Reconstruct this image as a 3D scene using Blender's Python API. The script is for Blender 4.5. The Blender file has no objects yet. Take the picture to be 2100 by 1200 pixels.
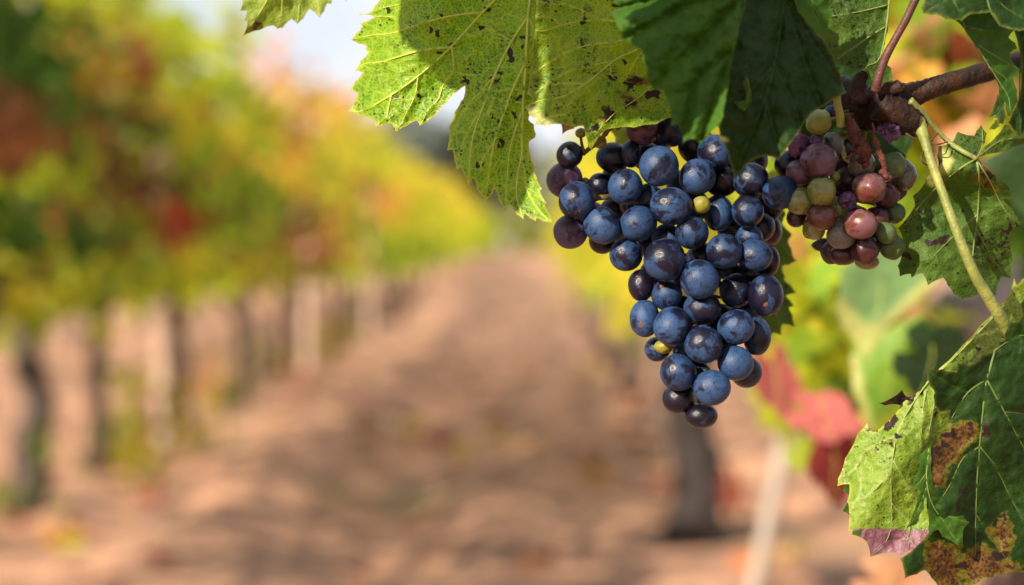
import bpy, math, random
import numpy as np
from mathutils import Vector, Matrix, geometry, noise as mnoise
random.seed(7); RNG = np.random.default_rng(7)
C = bpy.context.scene
COL = C.collection

# ------------------------------------------------------------------ camera, world, sun, exposure
CAM_POS = Vector((0.0, 0.0, 1.0)); FPX = 3733.0
cam = bpy.data.cameras.new('camera'); camo = bpy.data.objects.new('camera', cam); COL.objects.link(camo)
camo.location = CAM_POS
camo.rotation_euler = (math.radians(90 - 1.38), 0, math.radians(0.77))
cam.lens = 64.0; cam.sensor_width = 36.0; cam.clip_start = 0.02; cam.clip_end = 3000
cam.dof.use_dof = True; cam.dof.focus_distance = 0.695; cam.dof.aperture_fstop = 5.2
C.camera = camo
ROT = camo.rotation_euler.to_matrix()
SUN = Vector((-0.56, -0.69, 0.46)).normalized()          # towards the sun
w = bpy.data.worlds.new('World'); C.world = w; w.use_nodes = True
nt = w.node_tree; nt.nodes.clear()
wo = nt.nodes.new('ShaderNodeOutputWorld'); bg = nt.nodes.new('ShaderNodeBackground')
sky = nt.nodes.new('ShaderNodeTexSky'); sky.sky_type = 'NISHITA'; sky.sun_disc = False
sky.sun_elevation = math.asin(SUN.z); sky.sun_rotation = math.atan2(SUN.x, SUN.y) % (2*math.pi)
sky.air_density = 1.0; sky.dust_density = 2.5; sky.ozone_density = 1.5
tc = nt.nodes.new('ShaderNodeTexCoord'); nz = nt.nodes.new('ShaderNodeTexNoise')
mp = nt.nodes.new('ShaderNodeMapping'); mp.inputs['Scale'].default_value = (1.0, 1.0, 2.6)
nz.inputs['Scale'].default_value = 3.4; nz.inputs['Detail'].default_value = 6; nz.inputs['Roughness'].default_value = 0.55
rp = nt.nodes.new('ShaderNodeValToRGB'); rp.color_ramp.elements[0].position = 0.30; rp.color_ramp.elements[1].position = 0.50
mx = nt.nodes.new('ShaderNodeMix'); mx.data_type = 'RGBA'; mx.inputs[7].default_value = (5.7, 5.9, 6.5, 1)
L = nt.links.new
L(tc.outputs['Generated'], mp.inputs['Vector']); L(mp.outputs['Vector'], nz.inputs['Vector'])
L(nz.outputs['Fac'], rp.inputs['Fac']); L(rp.outputs['Color'], mx.inputs[0]); L(sky.outputs[0], mx.inputs[6])
L(mx.outputs[2], bg.inputs['Color']); bg.inputs['Strength'].default_value = 0.068
L(bg.outputs[0], wo.inputs[0])
sl = bpy.data.lights.new('sun', 'SUN'); so = bpy.data.objects.new('sun', sl); COL.objects.link(so)
sl.energy = 4.8; sl.angle = math.radians(0.5); sl.color = (1.0, 0.88, 0.72)
so.rotation_euler = SUN.to_track_quat('Z', 'Y').to_euler()
C.view_settings.view_transform = 'Standard'; C.view_settings.look = 'None'
C.view_settings.exposure = 1.3; C.view_settings.gamma = 1.0
C.cycles.max_bounces = 8; C.cycles.transparent_max_bounces = 8; C.cycles.caustics_reflective = False; C.cycles.caustics_refractive = False

# ------------------------------------------------------------------ helpers
def ray(px, py):
    return ROT @ Vector(((px-1050)/FPX, -(py-600)/FPX, -1.0))
def W(px, py, Y):
    d = ray(px, py); return CAM_POS + d*(Y/d.y)
_R = np.array(ROT)
def Wn(px, py, Y):
    d = np.stack([(px-1050)/FPX, -(py-600)/FPX, -np.ones_like(px)], 1) @ _R.T
    return np.array(CAM_POS) + d*(Y/d[:, 1])[:, None]
def tag(o, label=None, cat=None, group=None, kind=None):
    if label: o['label'] = label
    if cat: o['category'] = cat
    if group: o['group'] = group
    if kind: o['kind'] = kind
    return o
def empty(name, loc, label, cat, group=None):
    o = bpy.data.objects.new(name, None); o.empty_display_size = 0.02; COL.objects.link(o); o.location = loc
    return tag(o, label, cat, group)
def mesh_obj(name, verts, faces, mat, parent=None, smooth=True, cols=None):
    me = bpy.data.meshes.new(name)
    me.from_pydata([tuple(v) for v in verts], [], [tuple(f) for f in faces]); me.update()
    if smooth: me.polygons.foreach_set('use_smooth', [True]*len(me.polygons))
    if cols is not None:
        a = me.attributes.new('tint', 'FLOAT_COLOR', 'POINT'); a.data.foreach_set('color', np.asarray(cols, dtype=np.float32).ravel())
    me.materials.append(mat)
    o = bpy.data.objects.new(name, me); COL.objects.link(o)
    if parent:
        o.parent = parent; o.matrix_parent_inverse = Matrix.Translation(-parent.location)
    return o
def smooth_path(pts, n=8):
    """Catmull-Rom through pts (each any-length tuple)."""
    P = np.array(pts, float)
    if len(P) < 3:
        t = np.linspace(0, 1, n+1)[:, None]; return P[0]*(1-t)+P[-1]*t
    Q = np.vstack([2*P[0]-P[1], P, 2*P[-1]-P[-2]]); out = []
    for i in range(1, len(Q)-2):
        a, b, c, d = Q[i-1], Q[i], Q[i+1], Q[i+2]
        for k in range(n):
            t = k/n
            out.append(0.5*((2*b)+(-a+c)*t+(2*a-5*b+4*c-d)*t*t+(-a+3*b-3*c+d)*t**3))
    out.append(P[-1]); return np.array(out)
def tube_data(pts, rad, sides=10, rough=0.0, seed=0, cap=True):
    V, F = [], []
    P = [Vector(p) for p in pts]; n = len(P); ref = Vector((0.3, -0.8, 0.5))
    for i in range(n):
        t = (P[min(i+1, n-1)]-P[max(i-1, 0)])
        if t.length < 1e-9: t = Vector((0, 0, 1))
        t.normalize(); a = t.cross(ref)
        if a.length < 1e-3: a = t.cross(Vector((1, 0, 0)))
        a.normalize(); b = t.cross(a)
        for k in range(sides):
            th = 2*math.pi*k/sides; r = rad[i]
            dv = a*math.cos(th)+b*math.sin(th)
            if rough:
                q = P[i]*(1.0/max(r, 1e-5))*0.35 + dv*1.1
                r *= 1+rough*mnoise.noise(Vector((q.x+seed, q.y, q.z))) + rough*0.5*mnoise.noise(Vector((q.x*3+seed, q.y*3, q.z*3)))
            V.append(P[i]+dv*r)
    for i in range(n-1):
        for k in range(sides):
            F.append((i*sides+k, i*sides+(k+1) % sides, (i+1)*sides+(k+1) % sides, (i+1)*sides+k))
    if cap:
        F.append(tuple(range(sides))[::-1]); F.append(tuple((n-1)*sides+k for k in range(sides)))
    return V, F
def merge(list_vf):
    V, F = [], []
    for v, f in list_vf:
        o = len(V); V += list(v); F += [tuple(i+o for i in q) for q in f]
    return V, F
def px_tube(pts, sides=10, n=8, rough=0.0, seed=0):
    """pts: (px, py, depth, radius in px at that depth)."""
    S = smooth_path(pts, n)
    P = [W(a, b, c) for a, b, c, r in S]; R = [max(r, 0.3)*c/FPX for a, b, c, r in S]
    return tube_data(P, R, sides, rough, seed)

# ------------------------------------------------------------------ materials
class NB:
    def __init__(s, name):
        s.m = bpy.data.materials.new(name); s.m.use_nodes = True; s.t = s.m.node_tree; s.t.nodes.clear()
        s.out = s.n('ShaderNodeOutputMaterial')
    def n(s, k, **kw):
        x = s.t.nodes.new(k)
        for a, b in kw.items(): setattr(x, a, b)
        return x
    def l(s, a, b): s.t.links.new(a, b)
    def setin(s, sock, v):
        if hasattr(v, 'links') or isinstance(v, bpy.types.NodeSocket): s.l(v, sock)
        else: sock.default_value = (v+(1,)) if isinstance(v, tuple) and len(v) == 3 and sock.type == 'RGBA' else v
    def mix(s, f, a, b, mode='MIX'):
        x = s.n('ShaderNodeMix', data_type='RGBA', blend_type=mode); s.setin(x.inputs[0], f); s.setin(x.inputs[6], a); s.setin(x.inputs[7], b); return x.outputs[2]
    def math(s, op, a, b=0.0, c=None):
        x = s.n('ShaderNodeMath', operation=op); s.setin(x.inputs[0], a); s.setin(x.inputs[1], b)
        if c is not None: s.setin(x.inputs[2], c)
        return x.outputs[0]
    def noise(s, vec, scale, detail=4, rough=0.55, dist=0.0):
        x = s.n('ShaderNodeTexNoise'); x.inputs['Scale'].default_value = scale; x.inputs['Detail'].default_value = detail
        x.inputs['Roughness'].default_value = rough; x.inputs['Distortion'].default_value = dist
        if vec is not None: s.l(vec, x.inputs['Vector'])
        return x.outputs['Fac']
    def vor(s, vec, scale, feature='F1', rnd=1.0):
        x = s.n('ShaderNodeTexVoronoi', feature=feature); x.inputs['Scale'].default_value = scale; x.inputs['Randomness'].default_value = rnd
        if vec is not None: s.l(vec, x.inputs['Vector'])
        return x.outputs['Distance']
    def ramp(s, f, lo, hi, a=0.0, b=1.0):
        x = s.n('ShaderNodeMapRange', interpolation_type='SMOOTHSTEP'); s.setin(x.inputs[0], f)
        x.inputs[1].default_value = lo; x.inputs[2].default_value = hi; x.inputs[3].default_value = a; x.inputs[4].default_value = b
        return x.outputs[0]
    def attr(s, name, t='GEOMETRY'):
        x = s.n('ShaderNodeAttribute', attribute_name=name, attribute_type=t); return x
    def bsdf(s, col, rough=0.5, spec=0.4, normal=None, **kw):
        x = s.n('ShaderNodeBsdfPrincipled'); s.setin(x.inputs['Base Color'], col); s.setin(x.inputs['Roughness'], rough)
        s.setin(x.inputs['Specular IOR Level'], spec)
        for k, v in kw.items(): s.setin(x.inputs[k.replace('_', ' ')], v)
        if normal is not None: s.l(normal, x.inputs['Normal'])
        return x.outputs[0]
    def bump(s, h, strength, dist):
        x = s.n('ShaderNodeBump'); x.inputs['Strength'].default_value = strength; x.inputs['Distance'].default_value = dist; s.l(h, x.inputs['Height']); return x.outputs[0]
    def done(s, sh): s.l(sh, s.out.inputs[0]); return s.m
    def obj(s): return s.n('ShaderNodeTexCoord').outputs['Object']
def simple_mat(name, col, rough=0.7, var=0.3, scale=40, spec=0.3, bump=0.3, col2=None, trans=0.0):
    b = NB(name); v = b.obj(); f = b.ramp(b.noise(v, scale, 6, 0.6), 0.3, 0.7)
    c2 = col2 or tuple(x*(1-var) for x in col)
    c = b.mix(f, col, c2); h = b.noise(v, scale*4, 4)
    sh = b.bsdf(c, rough, spec, b.bump(h, bump, 0.3/scale))
    if trans:
        t = b.n('ShaderNodeBsdfTranslucent'); b.l(c, t.inputs[0]); m = b.n('ShaderNodeMixShader'); m.inputs[0].default_value = trans
        b.l(sh, m.inputs[1]); b.l(t.outputs[0], m.inputs[2]); sh = m.outputs[0]
    return b.done(sh)

def leaf_mat(name, c1, c2, vein, trans=0.42, tcol=None, spots=0.5, mould=0.5, rough=0.5, spec=0.35, edge=(0.5, 0.42, 0.08), edge_amt=0.7, ret=0.35, seed=0.0, bumpk=0.5, fine=14.0):
    """Close-up vine leaf: veins, net of fine veinlets, black specks, brown and purple patches (painted per vertex), pale rim painted in as edge light."""
    b = NB(name); a = b.attr('leaf_xy'); v = a.outputs['Vector']
    mpn = b.n('ShaderNodeMapping'); mpn.inputs['Location'].default_value = (seed, seed*1.7, 0); b.l(v, mpn.inputs['Vector']); v = mpn.outputs[0]
    wx = b.n('ShaderNodeTexNoise'); wx.inputs['Scale'].default_value = 3.0; b.l(v, wx.inputs['Vector'])
    vw = b.n('ShaderNodeVectorMath', operation='MULTIPLY_ADD'); b.l(wx.outputs['Color'], vw.inputs[0]); vw.inputs[1].default_value = (0.12, 0.12, 0); b.l(v, vw.inputs[2]); vv = vw.outputs[0]
    base = b.mix(b.ramp(b.noise(v, 1.6, 4, 0.6), 0.35, 0.66), c1, c2)
    e1 = b.vor(vv, fine*0.24, 'DISTANCE_TO_EDGE'); e2 = b.vor(vv, fine, 'DISTANCE_TO_EDGE', 0.9)
    n1 = b.ramp(e1, 0.02, 0.055, 1, 0); n2 = b.ramp(e2, 0.03, 0.2, 1, 0)
    net = b.math('MAXIMUM', b.math('MULTIPLY', n1, 0.75), b.math('MULTIPLY', n2, 0.55))
    base = b.mix(b.math('MULTIPLY', net, ret), base, vein)
    va = b.attr('vein').outputs['Fac']; base = b.mix(b.math('MULTIPLY', va, 0.85), base, vein)
    mo = b.math('MULTIPLY', b.ramp(b.noise(v, 1.3, 3, 0.5), 0.46, 0.62), b.ramp(b.noise(v, 13, 5, 0.7), 0.5, 0.6))
    base = b.mix(b.math('MULTIPLY', mo, mould), base, (0.012, 0.014, 0.006))
    sp = b.math('MULTIPLY', b.ramp(b.vor(v, 5.5), 0.12, 0.2, 1, 0), b.ramp(b.noise(v, 2.2, 2), 0.56, 0.6))
    sp2 = b.math('MULTIPLY', b.ramp(b.vor(v, 12), 0.2, 0.36, 1, 0), b.ramp(b.noise(v, 3.6, 2), 0.58, 0.64))
    base = b.mix(b.math('MULTIPLY', b.math('MAXIMUM', sp, sp2), spots), base, (0.013, 0.008, 0.007))
    nb = b.noise(v, 6, 8, 0.68)
    ed = b.attr('edge').outputs['Fac']; base = b.mix(b.math('MULTIPLY', ed, edge_amt), base, edge)  # yellowish margin with the rim light painted into it
    pa = b.ramp(b.math('ADD', b.attr('pale').outputs['Fac'], b.math('MULTIPLY', b.math('SUBTRACT', nb, 0.5), 0.5)), 0.4, 0.8); base = b.mix(pa, base, (0.38, 0.40, 0.13))
    br = b.math('ADD', b.attr('brown').outputs['Fac'], b.math('MULTIPLY', b.math('SUBTRACT', nb, 0.5), 2.2)); br = b.math('MULTIPLY', br, b.ramp(b.attr('brown').outputs['Fac'], 0.02, 0.25))
    bcol = b.mix(b.ramp(b.noise(v, 14, 5, 0.7), 0.42, 0.6), (0.115, 0.055, 0.012), (0.028, 0.014, 0.009))
    base = b.mix(b.math('MULTIPLY', b.ramp(br, 0.12, 0.5), 0.8), base, (0.15, 0.115, 0.012)); base = b.mix(b.ramp(br, 0.42, 0.72), base, bcol)
    da = b.math('ADD', b.attr('dark').outputs['Fac'], b.math('MULTIPLY', b.math('SUBTRACT', nb, 0.5), 1.3))
    base = b.mix(b.ramp(da, 0.45, 0.6), base, (0.022, 0.011, 0.009))
    pu = b.ramp(b.math('ADD', b.attr('purple').outputs['Fac'], b.math('MULTIPLY', b.math('SUBTRACT', nb, 0.5), 0.5)), 0.45, 0.55)
    pcol = b.mix(b.math('MAXIMUM', b.math('MULTIPLY', va, 0.9), b.math('MULTIPLY', b.ramp(b.noise(v, 5, 4), 0.4, 0.65), 0.7)), (0.24, 0.12, 0.15), (0.12, 0.035, 0.06))
    base = b.mix(pu, base, pcol)
    hgt = b.math('ADD', b.math('MULTIPLY', e2, 0.6), b.math('MULTIPLY', b.math('MINIMUM', e1, 0.3), 1.4))
    nrm = b.bump(hgt, bumpk, 0.0012)
    sh = b.bsdf(base, rough, spec, nrm)
    t = b.n('ShaderNodeBsdfTranslucent'); b.l(b.mix(1.0, base, tcol or (1.0, 0.95, 0.35), 'MULTIPLY'), t.inputs[0]); b.l(nrm, t.inputs['Normal'])
    m = b.n('ShaderNodeMixShader'); m.inputs[0].default_value = trans; b.l(sh, m.inputs[1]); b.l(t.outputs[0], m.inputs[2])
    return b.done(m.outputs[0])

def tint_mat(name, trans=0.4, rough=0.6, spec=0.2):
    b = NB(name); c = b.attr('tint').outputs['Color']
    v = b.obj(); c = b.mix(b.ramp(b.noise(v, 30, 3), 0.35, 0.7, 0, 0.12), c, (0.05, 0.04, 0.01))
    sh = b.bsdf(c, rough, spec)
    t = b.n('ShaderNodeBsdfTranslucent'); b.l(c, t.inputs[0]); m = b.n('ShaderNodeMixShader'); m.inputs[0].default_value = trans
    b.l(sh, m.inputs[1]); b.l(t.outputs[0], m.inputs[2]); return b.done(m.outputs[0])

def grape_mat(name, skin, skin2, bloom, amount, rough_skin=0.2, sss=0.0, coat=0.0, wrinkle=0.0, dark=0.35):
    """Grape skin under a waxy bloom that is rubbed off in ragged patches."""
    b = NB(name); v0 = b.obj(); oi = b.n('ShaderNodeObjectInfo')
    off = b.n('ShaderNodeVectorMath', operation='MULTIPLY_ADD'); cmb = b.n('ShaderNodeCombineXYZ')
    for k in range(3): b.l(oi.outputs['Random'], cmb.inputs[k])
    b.l(cmb.outputs[0], off.inputs[0]); off.inputs[1].default_value = (37.0, 53.0, 71.0); b.l(v0, off.inputs[2]); v = off.outputs[0]
    base = b.mix(b.ramp(b.noise(v, 1.1, 4, 0.6), 0.35, 0.65), skin, skin2)
    big = b.noise(v, 0.85, 8, 0.62, 0.4)
    shift = b.math('MULTIPLY', b.math('SUBTRACT', oi.outputs['Random'], 0.5), 0.12)
    m1 = b.ramp(b.math('ADD', big, shift), 0.53-amount*0.16-0.03, 0.53-amount*0.16+0.05)
    scr = b.ramp(b.noise(v, 3.6, 7, 0.72, 1.8), 0.52, 0.66, 1, 0.15)
    dots = b.ramp(b.vor(v, 5.0), 0.06, 0.13, 0.15, 1)
    m = b.math('MULTIPLY', b.math('MULTIPLY', m1, scr), dots)
    m = b.math('MULTIPLY', m, b.ramp(b.noise(v, 2.4, 8, 0.72), 0.3, 0.7, 0.5, 1.0))
    thin = b.math('MAXIMUM', m, b.math('MULTIPLY', b.ramp(b.noise(v, 2.6, 5, 0.6), 0.3, 0.8), 0.22*amount))
    col = b.mix(thin, base, bloom)
    rg = b.n('ShaderNodeMapRange'); b.l(thin, rg.inputs[0]); rg.inputs[3].default_value = rough_skin; rg.inputs[4].default_value = 0.6
    h = b.math('ADD', b.math('MULTIPLY', m, 0.25), b.math('MULTIPLY', b.noise(v, 9, 4, 0.6), 0.5+wrinkle))
    kw = dict(Coat_Weight=coat, Coat_Roughness=0.12)
    if sss: kw.update(Subsurface_Weight=sss, Subsurface_Radius=(1.0, 0.6, 0.3), Subsurface_Scale=0.0035)
    return b.done(b.bsdf(col, rg.outputs[0], 0.28, b.bump(h, 0.12+wrinkle*0.3, 0.06), **kw))

# ------------------------------------------------------------------ close-up leaves
def seg_dist(P, poly):
    d = np.full(len(P), 1e9)
    for (a, b) in zip(poly[:-1], poly[1:]):
        a = np.array(a[:2], float); b = np.array(b[:2], float); ab = b-a; L2 = max((ab**2).sum(), 1e-9)
        t = np.clip(((P-a)@ab)/L2, 0, 1); d = np.minimum(d, np.hypot(*(P-(a+t[:, None]*ab)).T))
    return d
def inside(P, poly):
    x, y = P[:, 0], P[:, 1]; r = np.zeros(len(P), bool); n = len(poly); j = n-1
    for i in range(n):
        xi, yi = poly[i]; xj, yj = poly[j]
        if yi != yj:
            r ^= ((yi > y) != (yj > y)) & (x < (xj-xi)*(y-yi)/(yj-yi)+xi)
        j = i
    return r
def resample(poly, step):
    out = []; n = len(poly)
    for i in range(n):
        a = np.array(poly[i], float); b = np.array(poly[(i+1) % n], float); l = np.hypot(*(b-a)); k = max(1, int(round(l/step)))
        nrm = np.array([-(b-a)[1], (b-a)[0]])/max(l, 1e-6)
        for q in range(k):
            t = q/k; bow = math.sin(math.pi*t)*min(l*0.06, 2.0) if k > 2 else 0
            out.append(tuple(a+(b-a)*t+nrm*bow*(1 if True else -1)))
    return out
def area2(poly):
    return sum(a[0]*b[1]-b[0]*a[1] for a, b in zip(poly, poly[1:]+poly[:1]))
def blob_field(P, blobs):
    """blobs: polygons (soft inside field) or (x, y, r) spots."""
    f = np.zeros(len(P))
    for q in blobs:
        if len(q) == 3 and not isinstance(q[0], tuple):
            an = np.arctan2(P[:, 1]-q[1], P[:, 0]-q[0]); wob = 1+0.4*np.sin(an*2+q[0])+0.25*np.sin(an*3+q[1]*1.7); f = np.maximum(f, np.clip(1-np.hypot(P[:, 0]-q[0], P[:, 1]-q[1])/(q[2]*wob)*0.6, 0, 1))
        else:
            s = inside(P, q); d = seg_dist(P, list(q)+[q[0]]); d = np.where(s, d, -d); f = np.maximum(f, np.clip(0.5+d/34.0, 0, 1))
    return f
def vine_leaf(label, outline, veins, depth, mat, vmat, step=4.0, quilt=0.0008, up=1, brown=(), dark=(), purple=(), pale=(), petiole=None, vw=1.0, group=None, seed=0, rough=0.0012, smooth_edge=True, cat='leaf', name='vine_leaf'):
    """A leaf traced as an outline with its own veins, laid on a curved surface depth(px, py) in metres; up=+1 shows the ribbed underside."""
    poly = [tuple(map(float, p)) for p in outline]
    if area2(poly) < 0: poly = poly[::-1]
    B = resample(poly, step); n = len(B)
    bx = np.array(B); lo, hi = bx.min(0), bx.max(0)
    rng = np.random.default_rng(seed+11)
    g = np.stack(np.meshgrid(np.arange(lo[0], hi[0], step), np.arange(lo[1], hi[1], step)), -1).reshape(-1, 2)
    g[:, 0] += (np.arange(len(g)) % 2)*0.0; g += rng.uniform(-0.25, 0.25, g.shape)*step
    g = g[inside(g, B)]; g = g[seg_dist(g, B+[B[0]]) > step*0.55]
    pts = [Vector((float(x), float(y))) for x, y in B]+[Vector((float(x), float(y))) for x, y in g]
    res = geometry.delaunay_2d_cdt(pts, [(i, (i+1) % n) for i in range(n)], [], 1, 1e-4)
    P = np.array([(v.x, v.y) for v in res[0]]); F = [tuple(f) for f in res[2]]
    VS = [smooth_path([(a[0], a[1]) for a in v], 5) for v in veins]
    vd = np.full(len(P), 1e9)
    for v in VS: vd = np.minimum(vd, seg_dist(P, [tuple(q) for q in v]))
    ed = seg_dist(P, B+[B[0]])
    rn = np.array([mnoise.noise(Vector((x/26.0+seed*3.1, y/26.0, seed)))+0.5*mnoise.noise(Vector((x/11.0+seed, y/11.0, 3.0))) for x, y in P])
    def surf(Q):
        return depth(Q[:, 0], Q[:, 1])
    Y = surf(P) + up*quilt*np.exp(-(vd/9.0))*1.0*(-1) + rn*rough - up*quilt*(np.exp(-(vd/3.0)))*0.0
    X3 = Wn(P[:, 0], P[:, 1], Y)
    c = Vector(X3.mean(0)); root = empty(name, c, label, cat, group)
    o = mesh_obj('blade', X3, F, mat, root)
    me = o.data
    def fa(nm, arr):
        a = me.attributes.new(nm, 'FLOAT', 'POINT'); a.data.foreach_set('value', np.asarray(arr, np.float32))
    fa('vein', np.exp(-(vd/2.2)**2)); fa('edge', np.exp(-(ed/3.0)**2)); fa('brown', blob_field(P, brown)); fa('dark', blob_field(P, dark)); fa('purple', blob_field(P, purple)); fa('pale', blob_field(P, pale))
    a = me.attributes.new('leaf_xy', 'FLOAT_VECTOR', 'POINT'); a.data.foreach_set('vector', np.column_stack([P/100.0, np.full(len(P), seed*0.37)]).astype(np.float32).ravel())
    tubes = []
    for v, src in zip(VS, veins):
        w0 = (src[0][2] if len(src[0]) > 2 else 3.0)*vw
        k = len(v); yy = surf(v) - up*quilt*0.9 - (0.00006 if up > 0 else -0.00002)
        q = Wn(v[:, 0], v[:, 1], yy); tt = np.linspace(0, 1, k)
        rr = (w0*(1-tt*0.72))*0.5*yy/FPX
        keep = inside(v, B) | (seg_dist(v, B+[B[0]]) < 2)
        if keep.sum() < 3: continue
        tubes.append(tube_data([Vector(p) for p, kk in zip(q, keep) if kk], [r for r, kk in zip(rr, keep) if kk], 7))
    if tubes:
        V, Fq = merge(tubes); mesh_obj('vein_ribs', V, Fq, vmat, root)
    if petiole:
        V, Fq = px_tube(petiole, 10, 8, 0.08, seed); mesh_obj('petiole', V, Fq, PETIOLE, root)
    return root
PETIOLE = simple_mat('green_petiole', (0.16, 0.19, 0.035), 0.5, 0.4, 220, 0.35, 0.3, (0.10, 0.09, 0.03))
RED_STEM = simple_mat('reddish_stem', (0.09, 0.03, 0.022), 0.5, 0.4, 200, 0.35, 0.3, (0.05, 0.02, 0.014))
BARK = simple_mat('cane_bark', (0.034, 0.012, 0.004), 0.6, 0.5, 110, 0.2, 0.5, (0.006, 0.004, 0.003))  # bark colour lowered to carry the shade lying on the cane
SHOOT = simple_mat('green_shoot', (0.22, 0.22, 0.05), 0.5, 0.4, 130, 0.35, 0.3, (0.11, 0.13, 0.025))
DRYB = simple_mat('dry_stalk', (0.12, 0.036, 0.014), 0.75, 0.5, 160, 0.25, 0.9, (0.025, 0.009, 0.006))
V_PALE = simple_mat('pale_vein', (0.36, 0.43, 0.06), 0.5, 0.2, 150, 0.3, 0.1)
V_GREEN = simple_mat('green_vein', (0.15, 0.20, 0.045), 0.5, 0.25, 150, 0.3, 0.1)
V_SOFT = simple_mat('soft_vein', (0.20, 0.29, 0.055), 0.5, 0.25, 150, 0.3, 0.1)
V_DULL = simple_mat('dull_vein', (0.075, 0.115, 0.02), 0.5, 0.25, 150, 0.3, 0.1)
V_DARK = simple_mat('dark_green_vein', (0.022, 0.055, 0.012), 0.5, 0.25, 150, 0.3, 0.1, None, 0.2)
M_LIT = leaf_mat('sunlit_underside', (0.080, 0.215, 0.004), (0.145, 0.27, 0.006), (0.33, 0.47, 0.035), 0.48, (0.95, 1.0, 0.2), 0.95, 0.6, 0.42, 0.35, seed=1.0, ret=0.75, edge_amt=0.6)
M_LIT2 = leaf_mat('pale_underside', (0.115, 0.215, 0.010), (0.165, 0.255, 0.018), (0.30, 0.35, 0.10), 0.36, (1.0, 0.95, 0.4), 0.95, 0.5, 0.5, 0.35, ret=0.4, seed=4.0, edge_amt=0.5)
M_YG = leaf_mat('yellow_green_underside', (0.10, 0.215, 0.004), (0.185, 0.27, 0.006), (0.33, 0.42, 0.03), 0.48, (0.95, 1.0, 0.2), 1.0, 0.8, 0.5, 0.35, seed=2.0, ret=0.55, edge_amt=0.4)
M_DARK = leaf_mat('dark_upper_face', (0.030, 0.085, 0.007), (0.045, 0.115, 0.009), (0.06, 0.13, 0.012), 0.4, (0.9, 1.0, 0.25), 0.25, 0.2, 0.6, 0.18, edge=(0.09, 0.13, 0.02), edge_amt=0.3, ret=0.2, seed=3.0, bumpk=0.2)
M_DARK2 = leaf_mat('shade_toned_upper_face', (0.008, 0.025, 0.003), (0.013, 0.036, 0.005), (0.028, 0.065, 0.010), 0.25, (0.9, 1.0, 0.25), 0.4, 0.3, 0.6, 0.15, edge=(0.15, 0.17, 0.03), edge_amt=0.5, ret=0.22, seed=6.0, bumpk=0.3)  # dark upper face, lowered further to stand in for shade
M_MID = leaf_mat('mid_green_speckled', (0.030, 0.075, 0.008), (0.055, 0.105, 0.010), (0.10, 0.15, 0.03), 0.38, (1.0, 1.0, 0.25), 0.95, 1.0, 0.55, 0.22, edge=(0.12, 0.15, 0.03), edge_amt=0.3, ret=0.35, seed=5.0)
M_L1 = leaf_mat('soft_green_leaf', (0.16, 0.25, 0.022), (0.21, 0.29, 0.03), (0.32, 0.37, 0.10), 0.5, (1.0, 0.95, 0.3), 0.15, 0.1, 0.5, 0.3, edge=(0.25, 0.2, 0.06), edge_amt=0.3, ret=0.2, seed=7.0)

def bend(Y0, cx, cy, gx=0.0, gy=0.0, k=0.0, amp=0.003, fx=90.0, fy=120.0, ph=0.0):
    """depth surface: tilt gx, gy (m per 100 px), bowl k (m per (100 px)^2), gentle waves."""
    return lambda x, y: Y0 + gx*(x-cx)/100 + gy*(y-cy)/100 + k*(((x-cx)/100)**2+((y-cy)/100)**2) + amp*np.sin((x-cx)/fx+ph)*np.cos((y-cy)/fy+ph*0.7)

L2 = [(781,-6),(769,12),(757,27),(737,28),(738,33),(754,30),(768,35),(750,43),(738,48),(743,55),(730,68),(720,82),(735,90),(752,95),(748,101),(756,107),(740,124),(727,145),(744,149),(728,167),(716,186),(733,191),(726,211),(714,228),(735,236),(756,241),(770,248),(769,259),(782,259),(803,253),(808,266),(814,270),(835,258),(855,247),(861,258),(873,253),(894,236),(917,210),(938,188),(954,176),(950,203),(945,208),(932,230),(921,258),(917,309),(928,307),(931,328),(936,348),(944,343),(959,386),(971,365),(978,388),(994,416),(1010,398),(1015,385),(1022,410),(1038,439),(1044,420),(1060,440),(1074,451),(1075,438),(1088,448),(1099,454),(1100,447),(1115,454),(1136,459),(1128,440),(1117,419),(1121,416),(1107,391),(1112,388),(1100,362),(1095,348),(1099,346),(1087,315),(1085,291),(1097,283),(1099,275),(1095,255),(1084,246),(1086,236),(1090,222),(1105,180),(1118,100),(1124,0),(1130,-70),(1100,-115),(1060,-130),(980,-120),(900,-90),(830,-50)]
L2v = [[(1092,-90,13),(1087,0),(1083,35),(1078,128),(1073,210),(1070,280),(1070,315),(1061,365),(1060,405),(1073,448)],
 [(1092,-85,12),(1060,-45),(1015,0),(989,26),(924,97),(863,152),(803,195),(747,226),(716,228)],
 [(1083,35,9),(1050,84),(1015,154),(990,222),(969,285),(959,383)],
 [(1078,128,8),(1052,182),(1030,242),(1013,293),(1003,355),(994,413)],
 [(1072,225,7),(1047,300),(1039,375),(1038,436)],
 [(1070,315,6),(1076,355),(1082,392),(1107,433),(1134,457)],
 [(987,26,7),(945,30),(901,38),(840,57),(800,69),(760,73),(722,81)],
 [(840,57,4),(812,38),(790,34),(770,35)],
 [(924,97,7),(863,104),(817,117),(782,127),(750,131),(728,144)],
 [(926,97,6),(930,131),(928,148),(910,173),(898,205),(880,223),(863,256)],
 [(857,158,5),(852,194),(835,229),(815,267)],
 [(803,195,5),(797,222),(793,239),(772,257)],
 [(900,-40,5),(860,-5),(826,8),(782,17),(762,25)],
 [(947,153,3),(980,154),(1012,156)], [(1050,84,4),(1000,60),(975,75),(950,70)],
 [(1015,154,4),(985,190),(960,215),(940,250),(920,300)], [(990,222,3),(960,270),(936,330)],
 [(1083,38,6),(1096,60),(1094,100),(1083,150)], [(1052,182,3),(1020,190),(1000,240)],[(1013,293,3),(990,325),(985,350)]]
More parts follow.
